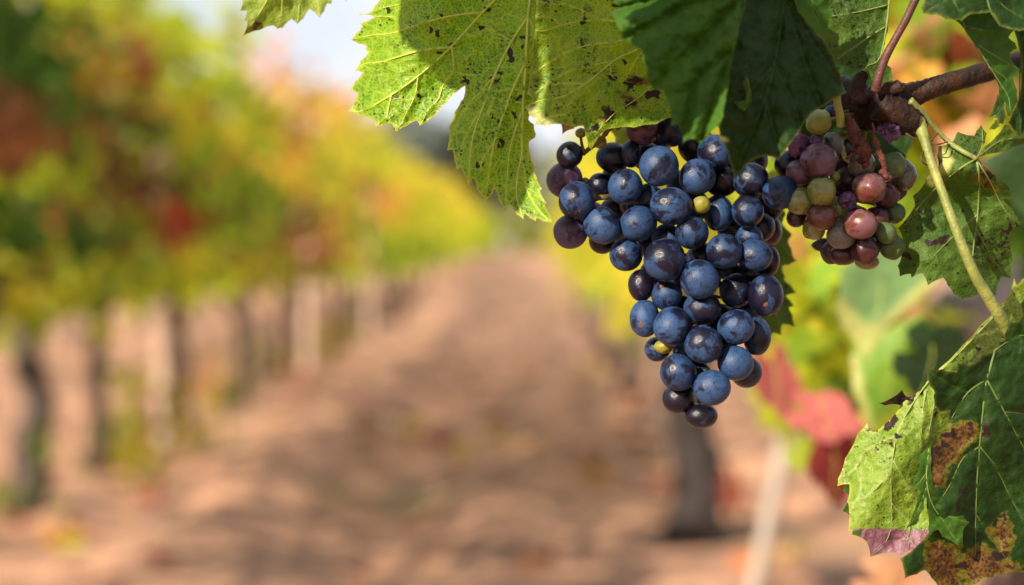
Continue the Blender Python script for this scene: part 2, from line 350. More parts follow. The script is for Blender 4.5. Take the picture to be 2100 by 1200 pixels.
L3 = [(1101,-40),(1098,30),(1092,105),(1086,150),(1081,192),(1093,203),(1077,220),(1086,237),(1100,246),(1097,257),(1120,258),(1153,255),(1178,262),(1196,258),(1200,275),(1206,300),(1213,310),(1222,290),(1240,268),(1268,262),(1300,262),(1345,255),(1380,240),(1430,200),(1450,80),(1420,-40),(1330,-90),(1220,-100),(1140,-80)]
L3v = [[(1420,0,9),(1340,60),(1274,84),(1202,94),(1157,110),(1120,133),(1095,150)],
 [(1410,30,8),(1330,90),(1265,121),(1213,163),(1181,184),(1155,198),(1108,207),(1082,218)],
 [(1253,127,5),(1205,136),(1162,149),(1120,175),(1100,190)],[(1195,173,5),(1165,171),(1143,173),(1106,182)],
 [(1420,-10,8),(1330,32),(1262,43),(1221,41),(1160,50),(1118,63),(1099,63)],[(1221,41,5),(1190,20),(1150,8),(1100,6)],
 [(1400,110,7),(1330,182),(1295,210),(1260,233),(1220,275)],[(1195,173,4),(1178,198),(1167,220)],[(1160,235,4),(1130,240),(1102,256)],
 [(1320,100,4),(1300,130),(1285,160)],[(1250,130,3),(1258,160),(1300,170)],[(1150,52,3),(1130,38),(1100,34)]]
L4 = [(1244,24),(1256,29),(1263,48),(1277,80),(1296,93),(1316,103),(1316,120),(1325,144),(1327,165),(1339,184),(1360,187),(1371,213),(1376,235),(1377,257),(1389,256),(1397,269),(1401,293),(1413,285),(1424,285),(1437,296),(1448,283),(1475,259),(1483,240),(1488,208),(1496,171),(1501,128),(1512,80),(1528,16),(1532,-10),(1520,-60),(1440,-110),(1330,-90),(1250,-40),(1240,-5),(1261,8),(1272,16)]
L4v = [[(1510,-20,4),(1413,8),(1350,42),(1285,77)],[(1520,-10,5),(1472,45),(1420,95),(1368,144),(1345,175)],[(1525,0,5),(1506,93),(1470,125),(1426,170),(1410,240),(1402,285)],[(1506,93,4),(1470,190),(1440,285)],[(1400,-20,3),(1330,0),(1250,22)]]
L5 = [(1490,-30),(1485,32),(1475,95),(1468,158),(1462,203),(1464,240),(1476,272),(1474,287),(1484,294),(1495,329),(1507,373),(1523,348),(1539,332),(1564,321),(1587,323),(1596,329),(1609,313),(1637,275),(1663,234),(1691,218),(1736,190),(1723,152),(1710,114),(1691,82),(1666,54),(1637,19),(1625,-50),(1570,-70)]
L5v = [[(1610,-20,8),(1600,60),(1588,130),(1570,200),(1545,265),(1525,310),(1508,368)],[(1610,0,6),(1645,110),(1680,210)],[(1588,130,5),(1545,180),(1500,200)],[(1612,0,6),(1670,90),(1733,188)],[(1570,200,4),(1585,260),(1598,320)],[(1588,130,4),(1630,220),(1640,268)]]
L6 = [(1823,-10),(1821,63),(1815,90),(1808,117),(1828,140),(1832,160),(1815,185),(1790,180),(1777,136),(1764,149),(1740,140),(1700,130),(1640,60),(1640,-40),(1740,-80),(1825,-60)]
L6v = [[(1824,-20,7),(1821,32),(1805,117),(1777,136)],[(1822,10,5),(1764,24),(1707,33)],[(1816,55,5),(1786,73),(1750,98),(1716,122)]]
L6b = [(1610,-40),(1700,-30),(1704,32),(1698,60),(1691,84),(1666,60),(1637,25)]
L8a = [(1897,-10),(1890,16),(1893,28),(1910,31),(1922,31),(1940,41),(1960,42),(1968,40),(1971,45),(1988,30),(2032,25),(2050,53),(2072,60),(2090,64),(2130,60),(2180,-40),(2050,-100),(1930,-80)]
L8av = [[(2010,-60,7),(2032,25),(2050,53),(2088,64)],[(2020,-30,6),(2060,15),(2100,38)],[(1945,-40,4),(1956,0),(1968,26)],[(2000,-40,4),(1940,0),(1900,24)],[(2032,25,4),(1988,30),(1970,43)]]
L8b = [(1955,20),(1960,43),(1974,56),(1988,78),(2000,96),(2016,120),(2028,136),(2040,160),(2048,178),(2046,200),(2048,228),(2058,216),(2061,208),(2062,224),(2066,238),(2072,238),(2080,222),(2088,208),(2086,184),(2078,158),(2089,154),(2092,143),(2072,118),(2072,108),(2086,99),(2082,88),(2068,77),(2080,62),(2040,10),(1990,0)]
L8bv = [[(1975,45,5),(1986,74),(2020,102),(2054,122),(2091,143)],[(2000,90,5),(2026,132),(2048,166),(2068,200),(2072,230)],[(2028,138,3),(2056,155),(2066,168)],[(1985,56,3),(2030,64),(2075,62)]]
L9 = [(2070,40),(2090,100),(2094,143),(2090,200),(2076,230),(2068,252),(2075,262),(2089,284),(2102,272),(2150,262),(2170,120),(2130,30)]
L9b = [(2045,195),(2036,220),(2027,241),(2040,238),(2048,254),(2058,255),(2064,240),(2062,215),(2056,200)]
L9c = [(2042,234),(2034,250),(2025,267),(2040,266),(2052,259),(2047,250)]
L11 = [(2060,255),(2070,257),(2088,284),(2110,280),(2110,292),(2060,312),(2004,323),(2020,300),(2042,280)]
L10 = [(2005,320),(2020,292),(2024,274),(2012,255),(2002,268),(1998,278),(1964,270),(1960,276),(1954,290),(1924,300),(1922,320),(1924,348),(1898,362),(1896,376),(1872,402),(1876,423),(1842,468),(1851,490),(1849,524),(1841,545),(1845,567),(1868,562),(1869,570),(1891,560),(1903,585),(1935,570),(1943,585),(1956,604),(1974,613),(1993,610),(2017,601),(2042,607),(2053,567),(2074,573),(2077,536),(2074,471),(2094,463),(2093,453),(2076,428),(2057,409),(2079,411),(2080,403),(2067,379),(2036,354),(2012,334)]
L10v = [[(2003,326,8),(2008,370),(2005,440),(1997,500),(1993,560)],[(2002,326,7),(1960,352),(1900,405),(1850,470)],[(2003,328,6),(2030,372),(2060,430),(2090,458)],[(2003,326,5),(2014,300),(2015,265)],[(2002,326,5),(1970,310),(1935,310)],[(2005,440,4),(1960,480),(1900,540)],[(2002,470,4),(2030,520),(2055,560)]]
L12 = [(1600,400),(1612,440),(1604,460),(1610,466),(1623,478),(1623,484),(1616,494),(1623,510),(1629,531),(1634,535),(1618,543),(1604,546),(1609,566),(1608,573),(1621,585),(1634,601),(1612,607),(1621,617),(1629,628),(1618,631),(1625,645),(1631,671),(1604,665),(1602,688),(1586,683),(1580,692),(1540,650),(1490,560),(1480,450),(1530,380)]
L12v = [[(1500,420,5),(1550,520),(1600,668)],[(1530,480,4),(1590,540),(1632,601)],[(1510,440,4),(1570,470),(1630,534)]]
L13 = [(1901,782),(1927,755),(1972,710),(2015,662),(2050,627),(2067,605),(2080,570),(2085,585),(2097,572),(2130,555),(2140,620),(2100,660),(2060,720),(2010,790),(1975,850),(1945,900),(1930,950),(1925,1040),(1928,1092),(1912,1118),(1895,1147),(1875,1127),(1843,1142),(1833,1132),(1785,1142),(1778,1113),(1763,1100),(1768,1086),(1747,1090),(1740,1087),(1740,1033),(1737,1030),(1742,993),(1717,997),(1718,983),(1733,940),(1760,887),(1778,868),(1790,887),(1817,867),(1833,852),(1847,830),(1863,813),(1887,800)]
L13v = [[(2060,625,7),(1985,705),(1930,760),(1897,792),(1860,847),(1840,890),(1832,930),(1827,973),(1828,1030),(1827,1083),(1812,1118),(1787,1140)],
 [(1900,800,6),(1893,837),(1890,875),(1888,915)],[(1925,790,6),(1915,833),(1901,908)],[(1827,973,4),(1800,997),(1777,1020),(1745,1032)],[(1832,945,4),(1853,980),(1880,1027),(1890,1060)],[(1840,892,4),(1777,923),(1757,957),(1722,985)],[(1828,1032,4),(1845,1050),(1866,1078),(1850,1138)],[(1828,1080,4),(1860,1100),(1893,1144)],[(1990,700,3),(2010,690),(2050,680)],[(1757,957,3),(1765,1000),(1745,1050)]]
L13b = [(1765,950),(1738,985),(1727,1006),(1741,1016),(1728,1048),(1741,1056),(1748,1097),(1766,1103),(1800,1085),(1815,980)]
L14 = [(1901,759),(1932,757),(1962,764),(1964,745),(2000,746),(2015,726),(2044,719),(2050,702),(2059,700),(2060,685),(2070,660),(2090,657),(2095,642),(2090,625),(2100,612),(2150,600),(2175,800),(2170,1000),(2160,1165),(2100,1174),(2067,1176),(2031,1185),(2001,1198),(1985,1212),(1960,1225),(1925,1205),(1910,1185),(1897,1169),(1880,1178),(1855,1187),(1853,1167),(1845,1145),(1880,1120),(1905,1090),(1900,1040),(1895,980),(1905,930),(1928,888),(1944,862),(1946,844),(1926,845),(1916,830),(1914,812),(1917,804),(1907,792),(1901,777)]
L14v = [[(2040,719,10),(2029,760),(2023,778),(2018,820),(2013,870),(2009,916),(2004,980),(2001,1055),(1999,1140),(1990,1200)],[(2023,778,8),(1985,805),(1960,843),(1940,880)],[(2023,778,8),(2060,845),(2098,915),(2140,980)],[(2009,916,7),(1975,940),(1945,1000),(1922,1033)],[(2009,916,6),(2040,955),(2075,1025),(2105,1080)],[(2001,1055,4),(2030,1100),(2070,1155)],[(2040,719,6),(2085,690),(2120,690)],[(1985,805,3),(1950,790),(1905,762)],[(2060,845,3),(2100,850),(2140,870)]]
L14b = [(1912,903),(1878,940),(1888,949),(1866,1002),(1888,1006),(1882,1024),(1858,1085),(1880,1075),(1895,1042),(1898,1017),(1904,1046),(1903,1085),(1906,1097),(1924,1086),(1932,1101),(1957,1114),(1969,1124),(1976,1122),(1976,1085),(1988,1072),(1975,1057),(1950,1058),(1925,1030),(1912,980),(1910,940)]
L14bv = [[(1905,920,5),(1900,980),(1910,1030),(1935,1070),(1960,1108)],[(1900,970,3),(1885,990),(1868,1001)],[(1900,1000,3),(1885,1040),(1862,1080)],[(1925,1055,3),(1955,1062),(1985,1071)]]
L1 = [(498,-5),(493,22),(506,22),(502,42),(508,44),(504,63),(496,76),(513,67),(533,62),(560,52),(569,59),(580,57),(598,39),(610,50),(623,38),(635,18),(655,37),(665,23),(671,7),(680,8),(682,-2),(702,-2),(711,3),(716,-60),(690,-140),(600,-170),(520,-120),(485,-50)]
L1v = [[(600,-150,6),(565,-50),(548,0),(520,45),(497,75)],[(590,-90,4),(580,-20),(577,30),(569,58)],[(610,-90,4),(614,0),(610,49)],[(630,-80,4),(652,0),(655,36)]]
DR = [(1800,827),(1827,817),(1850,799),(1857,812),(1868,813),(1862,826),(1850,833),(1835,829),(1815,832)]

vine_leaf('bright green hanging leaf with sunlit left lobe, beside the top of the dark grapes', L2, L2v,
  lambda x, y: 0.692 + 0.010*((x-960)/150)**2*(x < 960) + 0.004*np.sin(x/38.0+y/70.0) + 0.006*np.exp(-((x-1083)/40.0)**2)*0 - 0.012*np.clip((y-180)/280, 0, 1), M_LIT, V_PALE, seed=1, vw=0.62, quilt=0.0011, dark=[(1000,20,6),(1010,8,5),(900,108,5),(905,32,5),(878,36,4),(1046,100,5),(1025,150,6),(1020,165,7),(1008,160,5),(1072,95,5),(960,168,5),(951,166,6),(885,60,7),(897,70,8),(990,75,5),(797,20,7),(803,40,5),(812,198,6),(861,198,6),(1040,105,4),(1065,200,7),(1055,235,7),(1010,240,5),(1022,248,5),(1030,290,7),(1025,300,6),(979,340,6),(990,338,4),(1060,330,4),(1048,113,11),(988,57,7),(925,92,7),(1076,77,8),(950,157,5),(808,266,4)], pale=[(722,226,14)])
vine_leaf('yellow green leaf with brown blotches, a sunlit tip painted pale and black specks above the dark grapes', L3, L3v,
  lambda x, y: 0.684 + 0.004*np.sin(x/45.0)*np.cos(y/60.0) + 0.012*np.clip((x-1090)/300, 0, 1) - 0.006*np.clip((y-150)/120, 0, 1), M_YG, V_PALE, seed=2, vw=0.52, quilt=0.0008,
  dark=[(1197,44,9),(1192,84,8),(1195,95,8),(1258,161,8),(1281,127,7),(1297,168,16),(1250,234,17),(1290,212,12),(1221,262,13),(1265,10,8),(1340,192,16)], brown=[(1308,168,14),(1241,240,13),(1295,205,14)], pale=[(1080,222,34),(1100,240,26),(1120,250,20)])  # pale spots paint the sunlight on the tip
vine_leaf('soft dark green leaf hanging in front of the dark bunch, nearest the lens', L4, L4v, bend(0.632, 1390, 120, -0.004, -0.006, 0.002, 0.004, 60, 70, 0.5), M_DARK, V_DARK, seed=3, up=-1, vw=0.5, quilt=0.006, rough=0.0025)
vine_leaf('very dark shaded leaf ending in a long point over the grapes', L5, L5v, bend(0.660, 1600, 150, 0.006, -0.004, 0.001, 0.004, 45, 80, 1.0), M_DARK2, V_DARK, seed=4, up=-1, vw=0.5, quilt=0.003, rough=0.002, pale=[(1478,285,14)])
vine_leaf('small curled green leaf tip poking out between the two dark leaves', [(1530,150),(1536,171),(1542,190),(1542,206),(1535,218),(1526,229),(1515,222),(1503,206),(1516,209),(1527,206),(1530,195),(1524,170)], [[(1532,160,2),(1537,190),(1526,226)]], bend(0.652, 1525, 200, -0.004, 0, 0, 0), M_DARK, V_GREEN, seed=5, up=-1, step=3)
vine_leaf('speckled mid green leaf behind the reddish upright stem', L6, L6v, bend(0.700, 1750, 60, 0.002, 0, 0, 0.003), M_MID, V_GREEN, seed=6, vw=0.8)
vine_leaf('plain green leaf lobe beside the speckled leaf at the top', L6b, [[(1640,-30,4),(1670,20),(1692,78)]], bend(0.675, 1670, 20, 0.012, 0, 0, 0.001), M_DARK, V_DARK, seed=7, up=-1)
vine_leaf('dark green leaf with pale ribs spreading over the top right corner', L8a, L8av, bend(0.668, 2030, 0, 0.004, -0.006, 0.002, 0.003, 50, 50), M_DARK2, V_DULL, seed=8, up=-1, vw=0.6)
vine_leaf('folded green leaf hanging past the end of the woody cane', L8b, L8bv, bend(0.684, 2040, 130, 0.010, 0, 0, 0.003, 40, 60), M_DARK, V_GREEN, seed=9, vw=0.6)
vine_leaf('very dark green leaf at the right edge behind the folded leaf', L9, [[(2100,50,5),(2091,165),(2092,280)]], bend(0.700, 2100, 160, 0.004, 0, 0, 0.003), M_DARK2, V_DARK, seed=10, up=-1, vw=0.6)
vine_leaf('small dark leaf lobe under the folded leaf near the right edge', L9b, [[(2056,200,3),(2046,225),(2030,240)]], bend(0.692, 2045, 230, 0, 0, 0, 0.001), M_DARK2, V_DARK, seed=11, up=-1, step=3)
vine_leaf('tiny yellow green leaf tip below the small dark lobe', L9c, [[(2046,240,2),(2028,264)]], bend(0.695, 2040, 250, 0.01, 0, 0, 0), M_LIT, V_PALE, seed=12, step=3)
vine_leaf('narrow shaded leaf edge reaching to the right edge above the speckled leaf', L11, [[(2095,282,3),(2050,290),(2010,318)]], bend(0.705, 2050, 285, 0.01, 0, 0, 0.001), M_MID, V_GREEN, seed=13, step=3)
vine_leaf('black speckled green leaf hanging from the thin petiole right of the pale bunch', L10, L10v,
  lambda x, y: 0.712 + 0.00012*np.abs((x-1960)+(y-400)*0.5)*0.5 + 0.004*np.sin(x/40.0)*np.cos(y/45.0) - 0.012*np.exp(-((y-345)/40.0)**2), M_MID, V_GREEN, seed=14, vw=0.7,
  petiole=[(1866,206,0.700,8.5),(1886,226,0.702,7.5),(1910,254,0.705,5.5),(1940,286,0.706,5.0),(1970,308,0.702,5.5),(2003,326,0.700,5.0)],
  dark=[(1925,495,14),(1905,500,10),(1940,490,10),(1860,524,10),(2062,475,9),(2058,500,8),(2058,520,6),(2085,463,8),(2072,466,8),(2030,360,10),(2010,493,7)], brown=[(2020,355,16),(2030,380,12)], pale=[(1940,330,26),(1910,370,20)])
vine_leaf('serrated green leaf edge showing behind the right side of the dark bunch', L12, L12v, bend(0.765, 1560, 540, 0.006, 0, 0, 0.003), M_MID, V_GREEN, seed=15, vw=0.7)
vine_leaf('pale green leaf underside with a purple torn bottom edge, folded at the lower right', L13, L13v,
  lambda x, y: 0.690 + 0.010*np.clip((x-1830)/120, -1, 2)**2*0.6 + 0.003*np.sin(x/30.0+y/50.0) + 0.012*np.clip((900-y)/300, 0, 1), M_LIT2, V_SOFT, seed=16, vw=0.5, quilt=0.0010,
  purple=[[(1750,1082),(1800,1084),(1850,1086),(1910,1086),(1940,1100),(1900,1170),(1750,1170)]], dark=[(1842,895,8),(1828,912,6),(1833,862,14),(1825,870,12),(1786,880,9),(1960,700,6),(2005,715,6),(1870,815,10),(1920,848,7),(1890,805,7)])
vine_leaf('dark green lobes peeping out behind the left edge of the pale underside leaf', L13b, [[(1800,970,3),(1760,1020),(1735,1048)]], bend(0.706, 1760, 1030, 0, 0, 0, 0.002), M_DARK, V_DARK, seed=17, up=-1, vw=0.6)
vine_leaf('large dark green leaf with scorched brown patches at the lower right', L14, L14v,
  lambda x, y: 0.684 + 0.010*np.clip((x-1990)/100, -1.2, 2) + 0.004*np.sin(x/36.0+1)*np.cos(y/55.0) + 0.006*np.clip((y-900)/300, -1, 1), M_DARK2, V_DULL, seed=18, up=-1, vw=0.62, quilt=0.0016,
  brown=[[(1898,940),(1935,885),(1975,868),(2000,875),(2012,890),(1985,905),(1970,935),(1940,960),(1930,1000),(1900,1000)],[(1905,1110),(1960,1125),(1970,1200),(1925,1205),(1900,1165)],[(1978,1140),(2010,1120),(2090,1165),(2030,1186),(1985,1200)],[(2030,1090),(2062,1056),(2075,1100),(2062,1135),(2045,1110)]],
  dark=[(2022,884,13),(1990,876,9),(1912,925,15),(1950,890,14),(1975,1007,10),(1965,1040,10),(1935,910,10),(2040,1075,8),(2060,1060,8),(1974,1160,12),(2050,1140,16),(1945,1005,5)])
vine_leaf('small serrated dark leaf lying between the pale underside and the scorched leaf', L14b, L14bv, bend(0.676, 1915, 1010, 0.006, 0, 0, 0.002, 20, 40), M_DARK, V_GREEN, seed=19, up=-1, vw=0.6, step=3)
vine_leaf('soft yellow green leaf hanging alone against the sky at the top', L1, L1v, bend(0.735, 600, -30, 0.004, 0.0, 0, 0.004, 30, 40), M_L1, V_PALE, seed=20, vw=0.6, brown=[(500,70,12),(525,56,10)])
vine_leaf('dried purple brown leaf shred on top of the pale underside leaf', DR, [[(1868,815,2),(1803,827)]], bend(0.690, 1835, 815, 0.01, 0.02, 0, 0.003, 8, 8), simple_mat('dry_purple', (0.10, 0.05, 0.055), 0.8, 0.5, 300, 0.2, 0.8), DRYB, seed=21, step=3, name='dry_leaf_shred')
vine_leaf('orange dry leaf scrap below the yellow green leaf', [(1150,252),(1153,276),(1160,270),(1178,264),(1176,255)], [[(1155,255,1.5),(1155,274)]], bend(0.72, 1160, 262, 0, 0, 0, 0.001), simple_mat('dry_orange', (0.42, 0.2, 0.09), 0.8, 0.4, 200, 0.2, 0.4, None, 0.3), DRYB, seed=22, step=3, name='dry_leaf_scrap')
vine_leaf('light green leaf piece between the crimson grape and its stalk', [(1245,262),(1260,245),(1300,235),(1330,240),(1330,300),(1290,305),(1258,300),(1262,282)], [[(1320,245,3),(1280,275),(1262,298)]], bend(0.745, 1290, 270, 0, 0, 0, 0.001), M_LIT2, V_PALE, seed=23)
vine_leaf('yellow leaf piece behind the tip of the pointed dark leaf', [(1560,320),(1570,380),(1600,380),(1620,330),(1600,315)], [[(1600,320,3),(1580,372)]], bend(0.80, 1590, 340, 0, 0, 0, 0.001), M_YG, V_PALE, seed=24)

vine_leaf('added dark leaf closing the bright gap behind the knobbly cane node and the top of the pale bunch', [(1650,180),(1690,110),(1760,125),(1840,170),(1885,230),(1870,300),(1850,350),(1780,340),(1700,330),(1650,300),(1620,250)], [[(1880,240,4),(1780,235),(1660,240)]], bend(0.775, 1760, 240, 0, 0, 0, 0.003), M_DARK2, V_DARK, seed=25, up=-1)  # leaf added to darken the sky gap behind the node
# unseen leaves added overhead, shaped to throw shade on the upper leaves
over = empty('added_shade_leaves', W(1100, -600, 0.5), 'unseen leaves added overhead to shade the big bright green leaf and its neighbours', 'shade blocker')
def shade_leaf(poly, Y, t, mat):
    B = resample([tuple(map(float, p)) for p in poly], 12); lo, hi = np.array(B).min(0), np.array(B).max(0)
    g = np.stack(np.meshgrid(np.arange(lo[0], hi[0], 14), np.arange(lo[1], hi[1], 14)), -1).reshape(-1, 2); g = g[inside(g, B)]; g = g[seg_dist(g, B+[B[0]]) > 6]
    r = geometry.delaunay_2d_cdt([Vector(map(float, q)) for q in B+list(map(tuple, g))], [(i, (i+1) % len(B)) for i in range(len(B))], [], 1, 1e-4)
    P = np.array([(v.x, v.y) for v in r[0]]); X = Wn(P[:, 0], P[:, 1], np.full(len(P), Y)) + np.array(SUN)*(t+0.012*np.sin(P[:, 0]/45.0)*np.cos(P[:, 1]/50.0))[:, None]
    mesh_obj('leaf', X, [tuple(f) for f in r[2]], mat, over); return Vector(X.mean(0))
OV = flat_over = simple_mat('added_shade_leaf', (0.10, 0.17, 0.02), 0.5, 0.2, 60, 0.3, 0.1, None, 0.55)
cs = [shade_leaf([(760,-120),(770,-20),(777,30),(785,40),(789,47),(796,66),(806,62),(817,79),(840,91),(846,108),(858,116),(868,140),(884,152),(905,160),(930,176),(925,205),(930,240),(915,262),(905,300),(920,360),(945,400),(975,400),(995,430),(1030,450),(1070,465),(1100,465),(1108,420),(1104,380),(1108,340),(1105,300),(1112,262),(1128,250),(1125,215),(1130,180),(1120,60),(1130,-40),(1100,-150),(930,-180)], 0.690, 0.22, OV),
      shade_leaf([(1118,-60),(1124,60),(1132,180),(1126,205),(1131,230),(1134,262),(1160,275),(1200,292),(1215,300),(1240,262),(1255,245),(1300,225),(1340,225),(1400,190),(1420,60),(1380,-110),(1240,-140)], 0.686, 0.26, OV),
      shade_leaf([(x+(1390-x)*-0.03, y+(100-y)*-0.02) for x, y in L4], 0.632, 0.17, OV), shade_leaf([(x+(1600-x)*-0.03, y+(150-y)*-0.01) for x, y in L5], 0.660, 0.21, OV)]
V, F = merge([tube_data([c, c*0.5+cs[0]*0.5+Vector((0, -0.01, 0.05)), Vector((0.05, 0.5, 1.32))], [0.0012, 0.0012, 0.0015], 6) for c in cs]); mesh_obj('stem', V, F, SHOOT, over)
# ------------------------------------------------------------------ vine cane with its shoots and tendrils
cane = empty('vine_cane', W(1800, 200, 0.71), 'brown woody vine cane with a knobbly node, crossing above the pale bunch', 'vine cane')
segs = [px_tube([(2230,92,0.735,21),(2110,122,0.725,21),(2028,146,0.715,21),(1945,170,0.71,21),(1880,192,0.71,25),(1830,212,0.71,42),(1785,222,0.715,46),(1735,195,0.72,34),(1690,160,0.73,24),(1600,110,0.745,22),(1480,60,0.76,20)], 24, 14, 0.09, 3.0),
        px_tube([(1800,215,0.70,30),(1850,240,0.702,34),(1885,262,0.708,22)], 16, 8, 0.25, 8.0),
        px_tube([(1765,215,0.705,20),(1760,170,0.705,17),(1775,150,0.705,9)], 12, 6, 0.35, 5.0),
        px_tube([(1800,190,0.70,18),(1840,180,0.698,14),(1856,183,0.698,8)], 12, 6, 0.35, 15.0)]
V, F = merge(segs); mesh_obj('wood', V, F, BARK, cane)
V, F = px_tube([(1872,235,0.704,19),(1886,262,0.702,16),(1893,276,0.700,11.5),(1906,320,0.697,9.5),(1920,360,0.695,9.3),(1936,404,0.693,9.2),(1965,483,0.690,10),(1999,563,0.690,11),(2040,632,0.694,12.5),(2075,690,0.70,13)], 16, 12, 0.06, 2.0)
mesh_obj('green_shoot', V, F, SHOOT, cane)
V, F = px_tube([(1796,185,0.694,10),(1800,165,0.692,9),(1815,120,0.69,9),(1835,82,0.688,8.2),(1857,42,0.686,8.2),(1877,0,0.684,8.5),(1905,-60,0.68,9)], 14, 10, 0.06, 4.0)
mesh_obj('red_shoot', V, F, RED_STEM, cane)
TEN = simple_mat('dark_tendril', (0.05, 0.035, 0.015), 0.6, 0.3, 300)
for pts in ([(1848,262,0.702,2.6),(1860,275,0.700,2.6),(1876,286,0.700,2.6)], [(1904,293,0.699,1.8),(1914,283,0.698,1.6),(1925,273,0.702,1.3)], [(1906,296,0.699,2.0),(1925,296,0.697,1.7),(1943,291,0.703,1.4)], [(1896,308,0.698,1.8),(1889,320,0.695,1.8),(1892,332,0.694,1.7),(1901,339,0.696,1.5)]):
    V, F = px_tube(pts, 8, 8); mesh_obj('tendril', V, F, TEN, cane)

# ------------------------------------------------------------------ grapes
def berry_mesh(name, kind=0, seed=0, n=26):
    V, F = [], []; rows = n; cols = n*2
    for i in range(rows+1):
        th = math.pi*i/rows
        for j in range(cols):
            ph = 2*math.pi*j/cols
            d = Vector((math.sin(th)*math.cos(ph), math.sin(th)*math.sin(ph), math.cos(th)))
            r = 1 + 0.03*mnoise.noise(d*1.1+Vector((seed*5.1, 0, 0)))
            if kind == 0: r -= 0.05*math.exp(-(th/0.22)**2)               # dimple where the stalk joins
            if kind == 1:                                                     # slack, slightly wrinkled
                r += 0.12*mnoise.noise(d*1.3+Vector((seed*9.3, 2, 0))) - 0.09*abs(mnoise.noise(d*2.6+Vector((seed, 0, 4)))) - 0.03*abs(mnoise.noise(d*7.0+Vector((seed, 0, 4)))) + 0.03
            if kind == 2:                                                     # shrivelled raisin
                r += 0.30*mnoise.noise(d*1.5+Vector((seed*3.3, 1, 0)))
                q = d+0.35*mnoise.noise_vector(d*1.8+Vector((seed, seed, 0)))
                r -= 0.42*abs(mnoise.noise(q*4.2+Vector((seed, 7, 0)))) + 0.25*abs(mnoise.noise(q*8.0+Vector((seed, 3, 0)))) - 0.12
            V.append(d*r*Vector((1, 1, 1.04 if kind == 0 else 1.0)).z if False else Vector((d.x*r, d.y*r, d.z*r*(1.05 if kind == 0 else 1.0))))
    for i in range(rows):
        for j in range(cols):
            F.append((i*cols+j, (i+1)*cols+j, (i+1)*cols+(j+1) % cols, i*cols+(j+1) % cols))
    me = bpy.data.meshes.new(name); me.from_pydata(V, [], F); me.update(); me.polygons.foreach_set('use_smooth', [True]*len(me.polygons))
    return me
NAVY = grape_mat('navy_grape', (0.0025, 0.003, 0.009), (0.005, 0.004, 0.014), (0.014, 0.040, 0.108), 0.20, 0.3)
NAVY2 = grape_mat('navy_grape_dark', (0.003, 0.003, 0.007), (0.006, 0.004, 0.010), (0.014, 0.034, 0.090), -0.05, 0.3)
NAVY3 = grape_mat('blue_grape_bloom', (0.003, 0.0035, 0.011), (0.005, 0.005, 0.016), (0.020, 0.053, 0.135), 0.5, 0.3)
PURP = grape_mat('purple_grape', (0.022, 0.007, 0.016), (0.03, 0.008, 0.018), (0.070, 0.052, 0.115), 0.6, 0.32)
CRIM = grape_mat('crimson_grape', (0.045, 0.006, 0.011), (0.028, 0.005, 0.011), (0.09, 0.045, 0.07), -0.1, 0.26)
OLIVE = grape_mat('unripe_berry', (0.14, 0.14, 0.012), (0.20, 0.15, 0.018), (0.14, 0.15, 0.06), -0.2, 0.4, 0.3)
GREENT = grape_mat('green_translucent_grape', (0.10, 0.13, 0.016), (0.15, 0.15, 0.028), (0.18, 0.20, 0.085), 0.1, 0.16, 0.7, 0.4)
YELLG = grape_mat('yellow_green_grape', (0.15, 0.19, 0.02), (0.19, 0.20, 0.035), (0.19, 0.22, 0.08), 0.0, 0.3, 0.5, 0.1, 0.3)
PINK = grape_mat('pink_grape', (0.095, 0.013, 0.018), (0.075, 0.035, 0.013), (0.12, 0.058, 0.07), 0.25, 0.24, 0.5, 0.15)
MAUVE = grape_mat('mauve_grape', (0.055, 0.018, 0.028), (0.075, 0.030, 0.018), (0.105, 0.066, 0.105), 0.35, 0.25, 0.2, 0.2)
DKRED = grape_mat('dark_red_grape', (0.026, 0.007, 0.010), (0.04, 0.011, 0.010), (0.05, 0.025, 0.036), 0.1, 0.28, 0.2, 0.1)
GREYG = grape_mat('grey_green_grape', (0.055, 0.058, 0.03), (0.08, 0.06, 0.04), (0.12, 0.12, 0.10), 0.5, 0.2, 0.4, 0.2)
RAISIN = grape_mat('shrivelled_raisin', (0.05, 0.015, 0.05), (0.03, 0.010, 0.04), (0.17, 0.09, 0.20), 0.7, 0.5, 0.0, 0.0, 0.4)
LEAFG = grape_mat('dull_green_grape', (0.035, 0.068, 0.016), (0.05, 0.08, 0.02), (0.07, 0.10, 0.045), 0.4, 0.4, 0.3)
SCAR = simple_mat('brown_scar', (0.13, 0.055, 0.03), 0.8, 0.5, 600)
_meshes = {}
def berry(kind, mat):
    k = (kind, mat.name)
    if k not in _meshes:
        _meshes[k] = []
        for s in range(3 if kind < 2 else 2):
            me = berry_mesh('grape', kind, s*7+kind*3+len(_meshes)); me.materials.append(mat); _meshes[k].append(me)
    return random.choice(_meshes[k])
def settle(items, Y0, lay):
    """items: [px, py, rx, ry, layer, ...]; returns depths so that berries touch but do not pass through each other."""
    n = len(items); Y = np.array([Y0+it[4]*lay for it in items], float); order = np.argsort(Y)
    for _ in range(40):
        for a in range(n):
            for b in range(a+1, n):
                i, j = order[a], order[b]
                A, B2 = items[i], items[j]; s = 0.5*(A[2]+A[3]+B2[2]+B2[3])*0.5*2*Y0/FPX*0.94
                d = math.hypot(A[0]-B2[0], A[1]-B2[1])*Y0/FPX
                if d < s:
                    need = math.sqrt(s*s-d*d); gap = Y[j]-Y[i]
                    if gap < need:
                        k = (need-gap)*0.5; Y[i] -= k*0.35; Y[j] += k*0.65
        order = np.argsort(Y)
    return Y
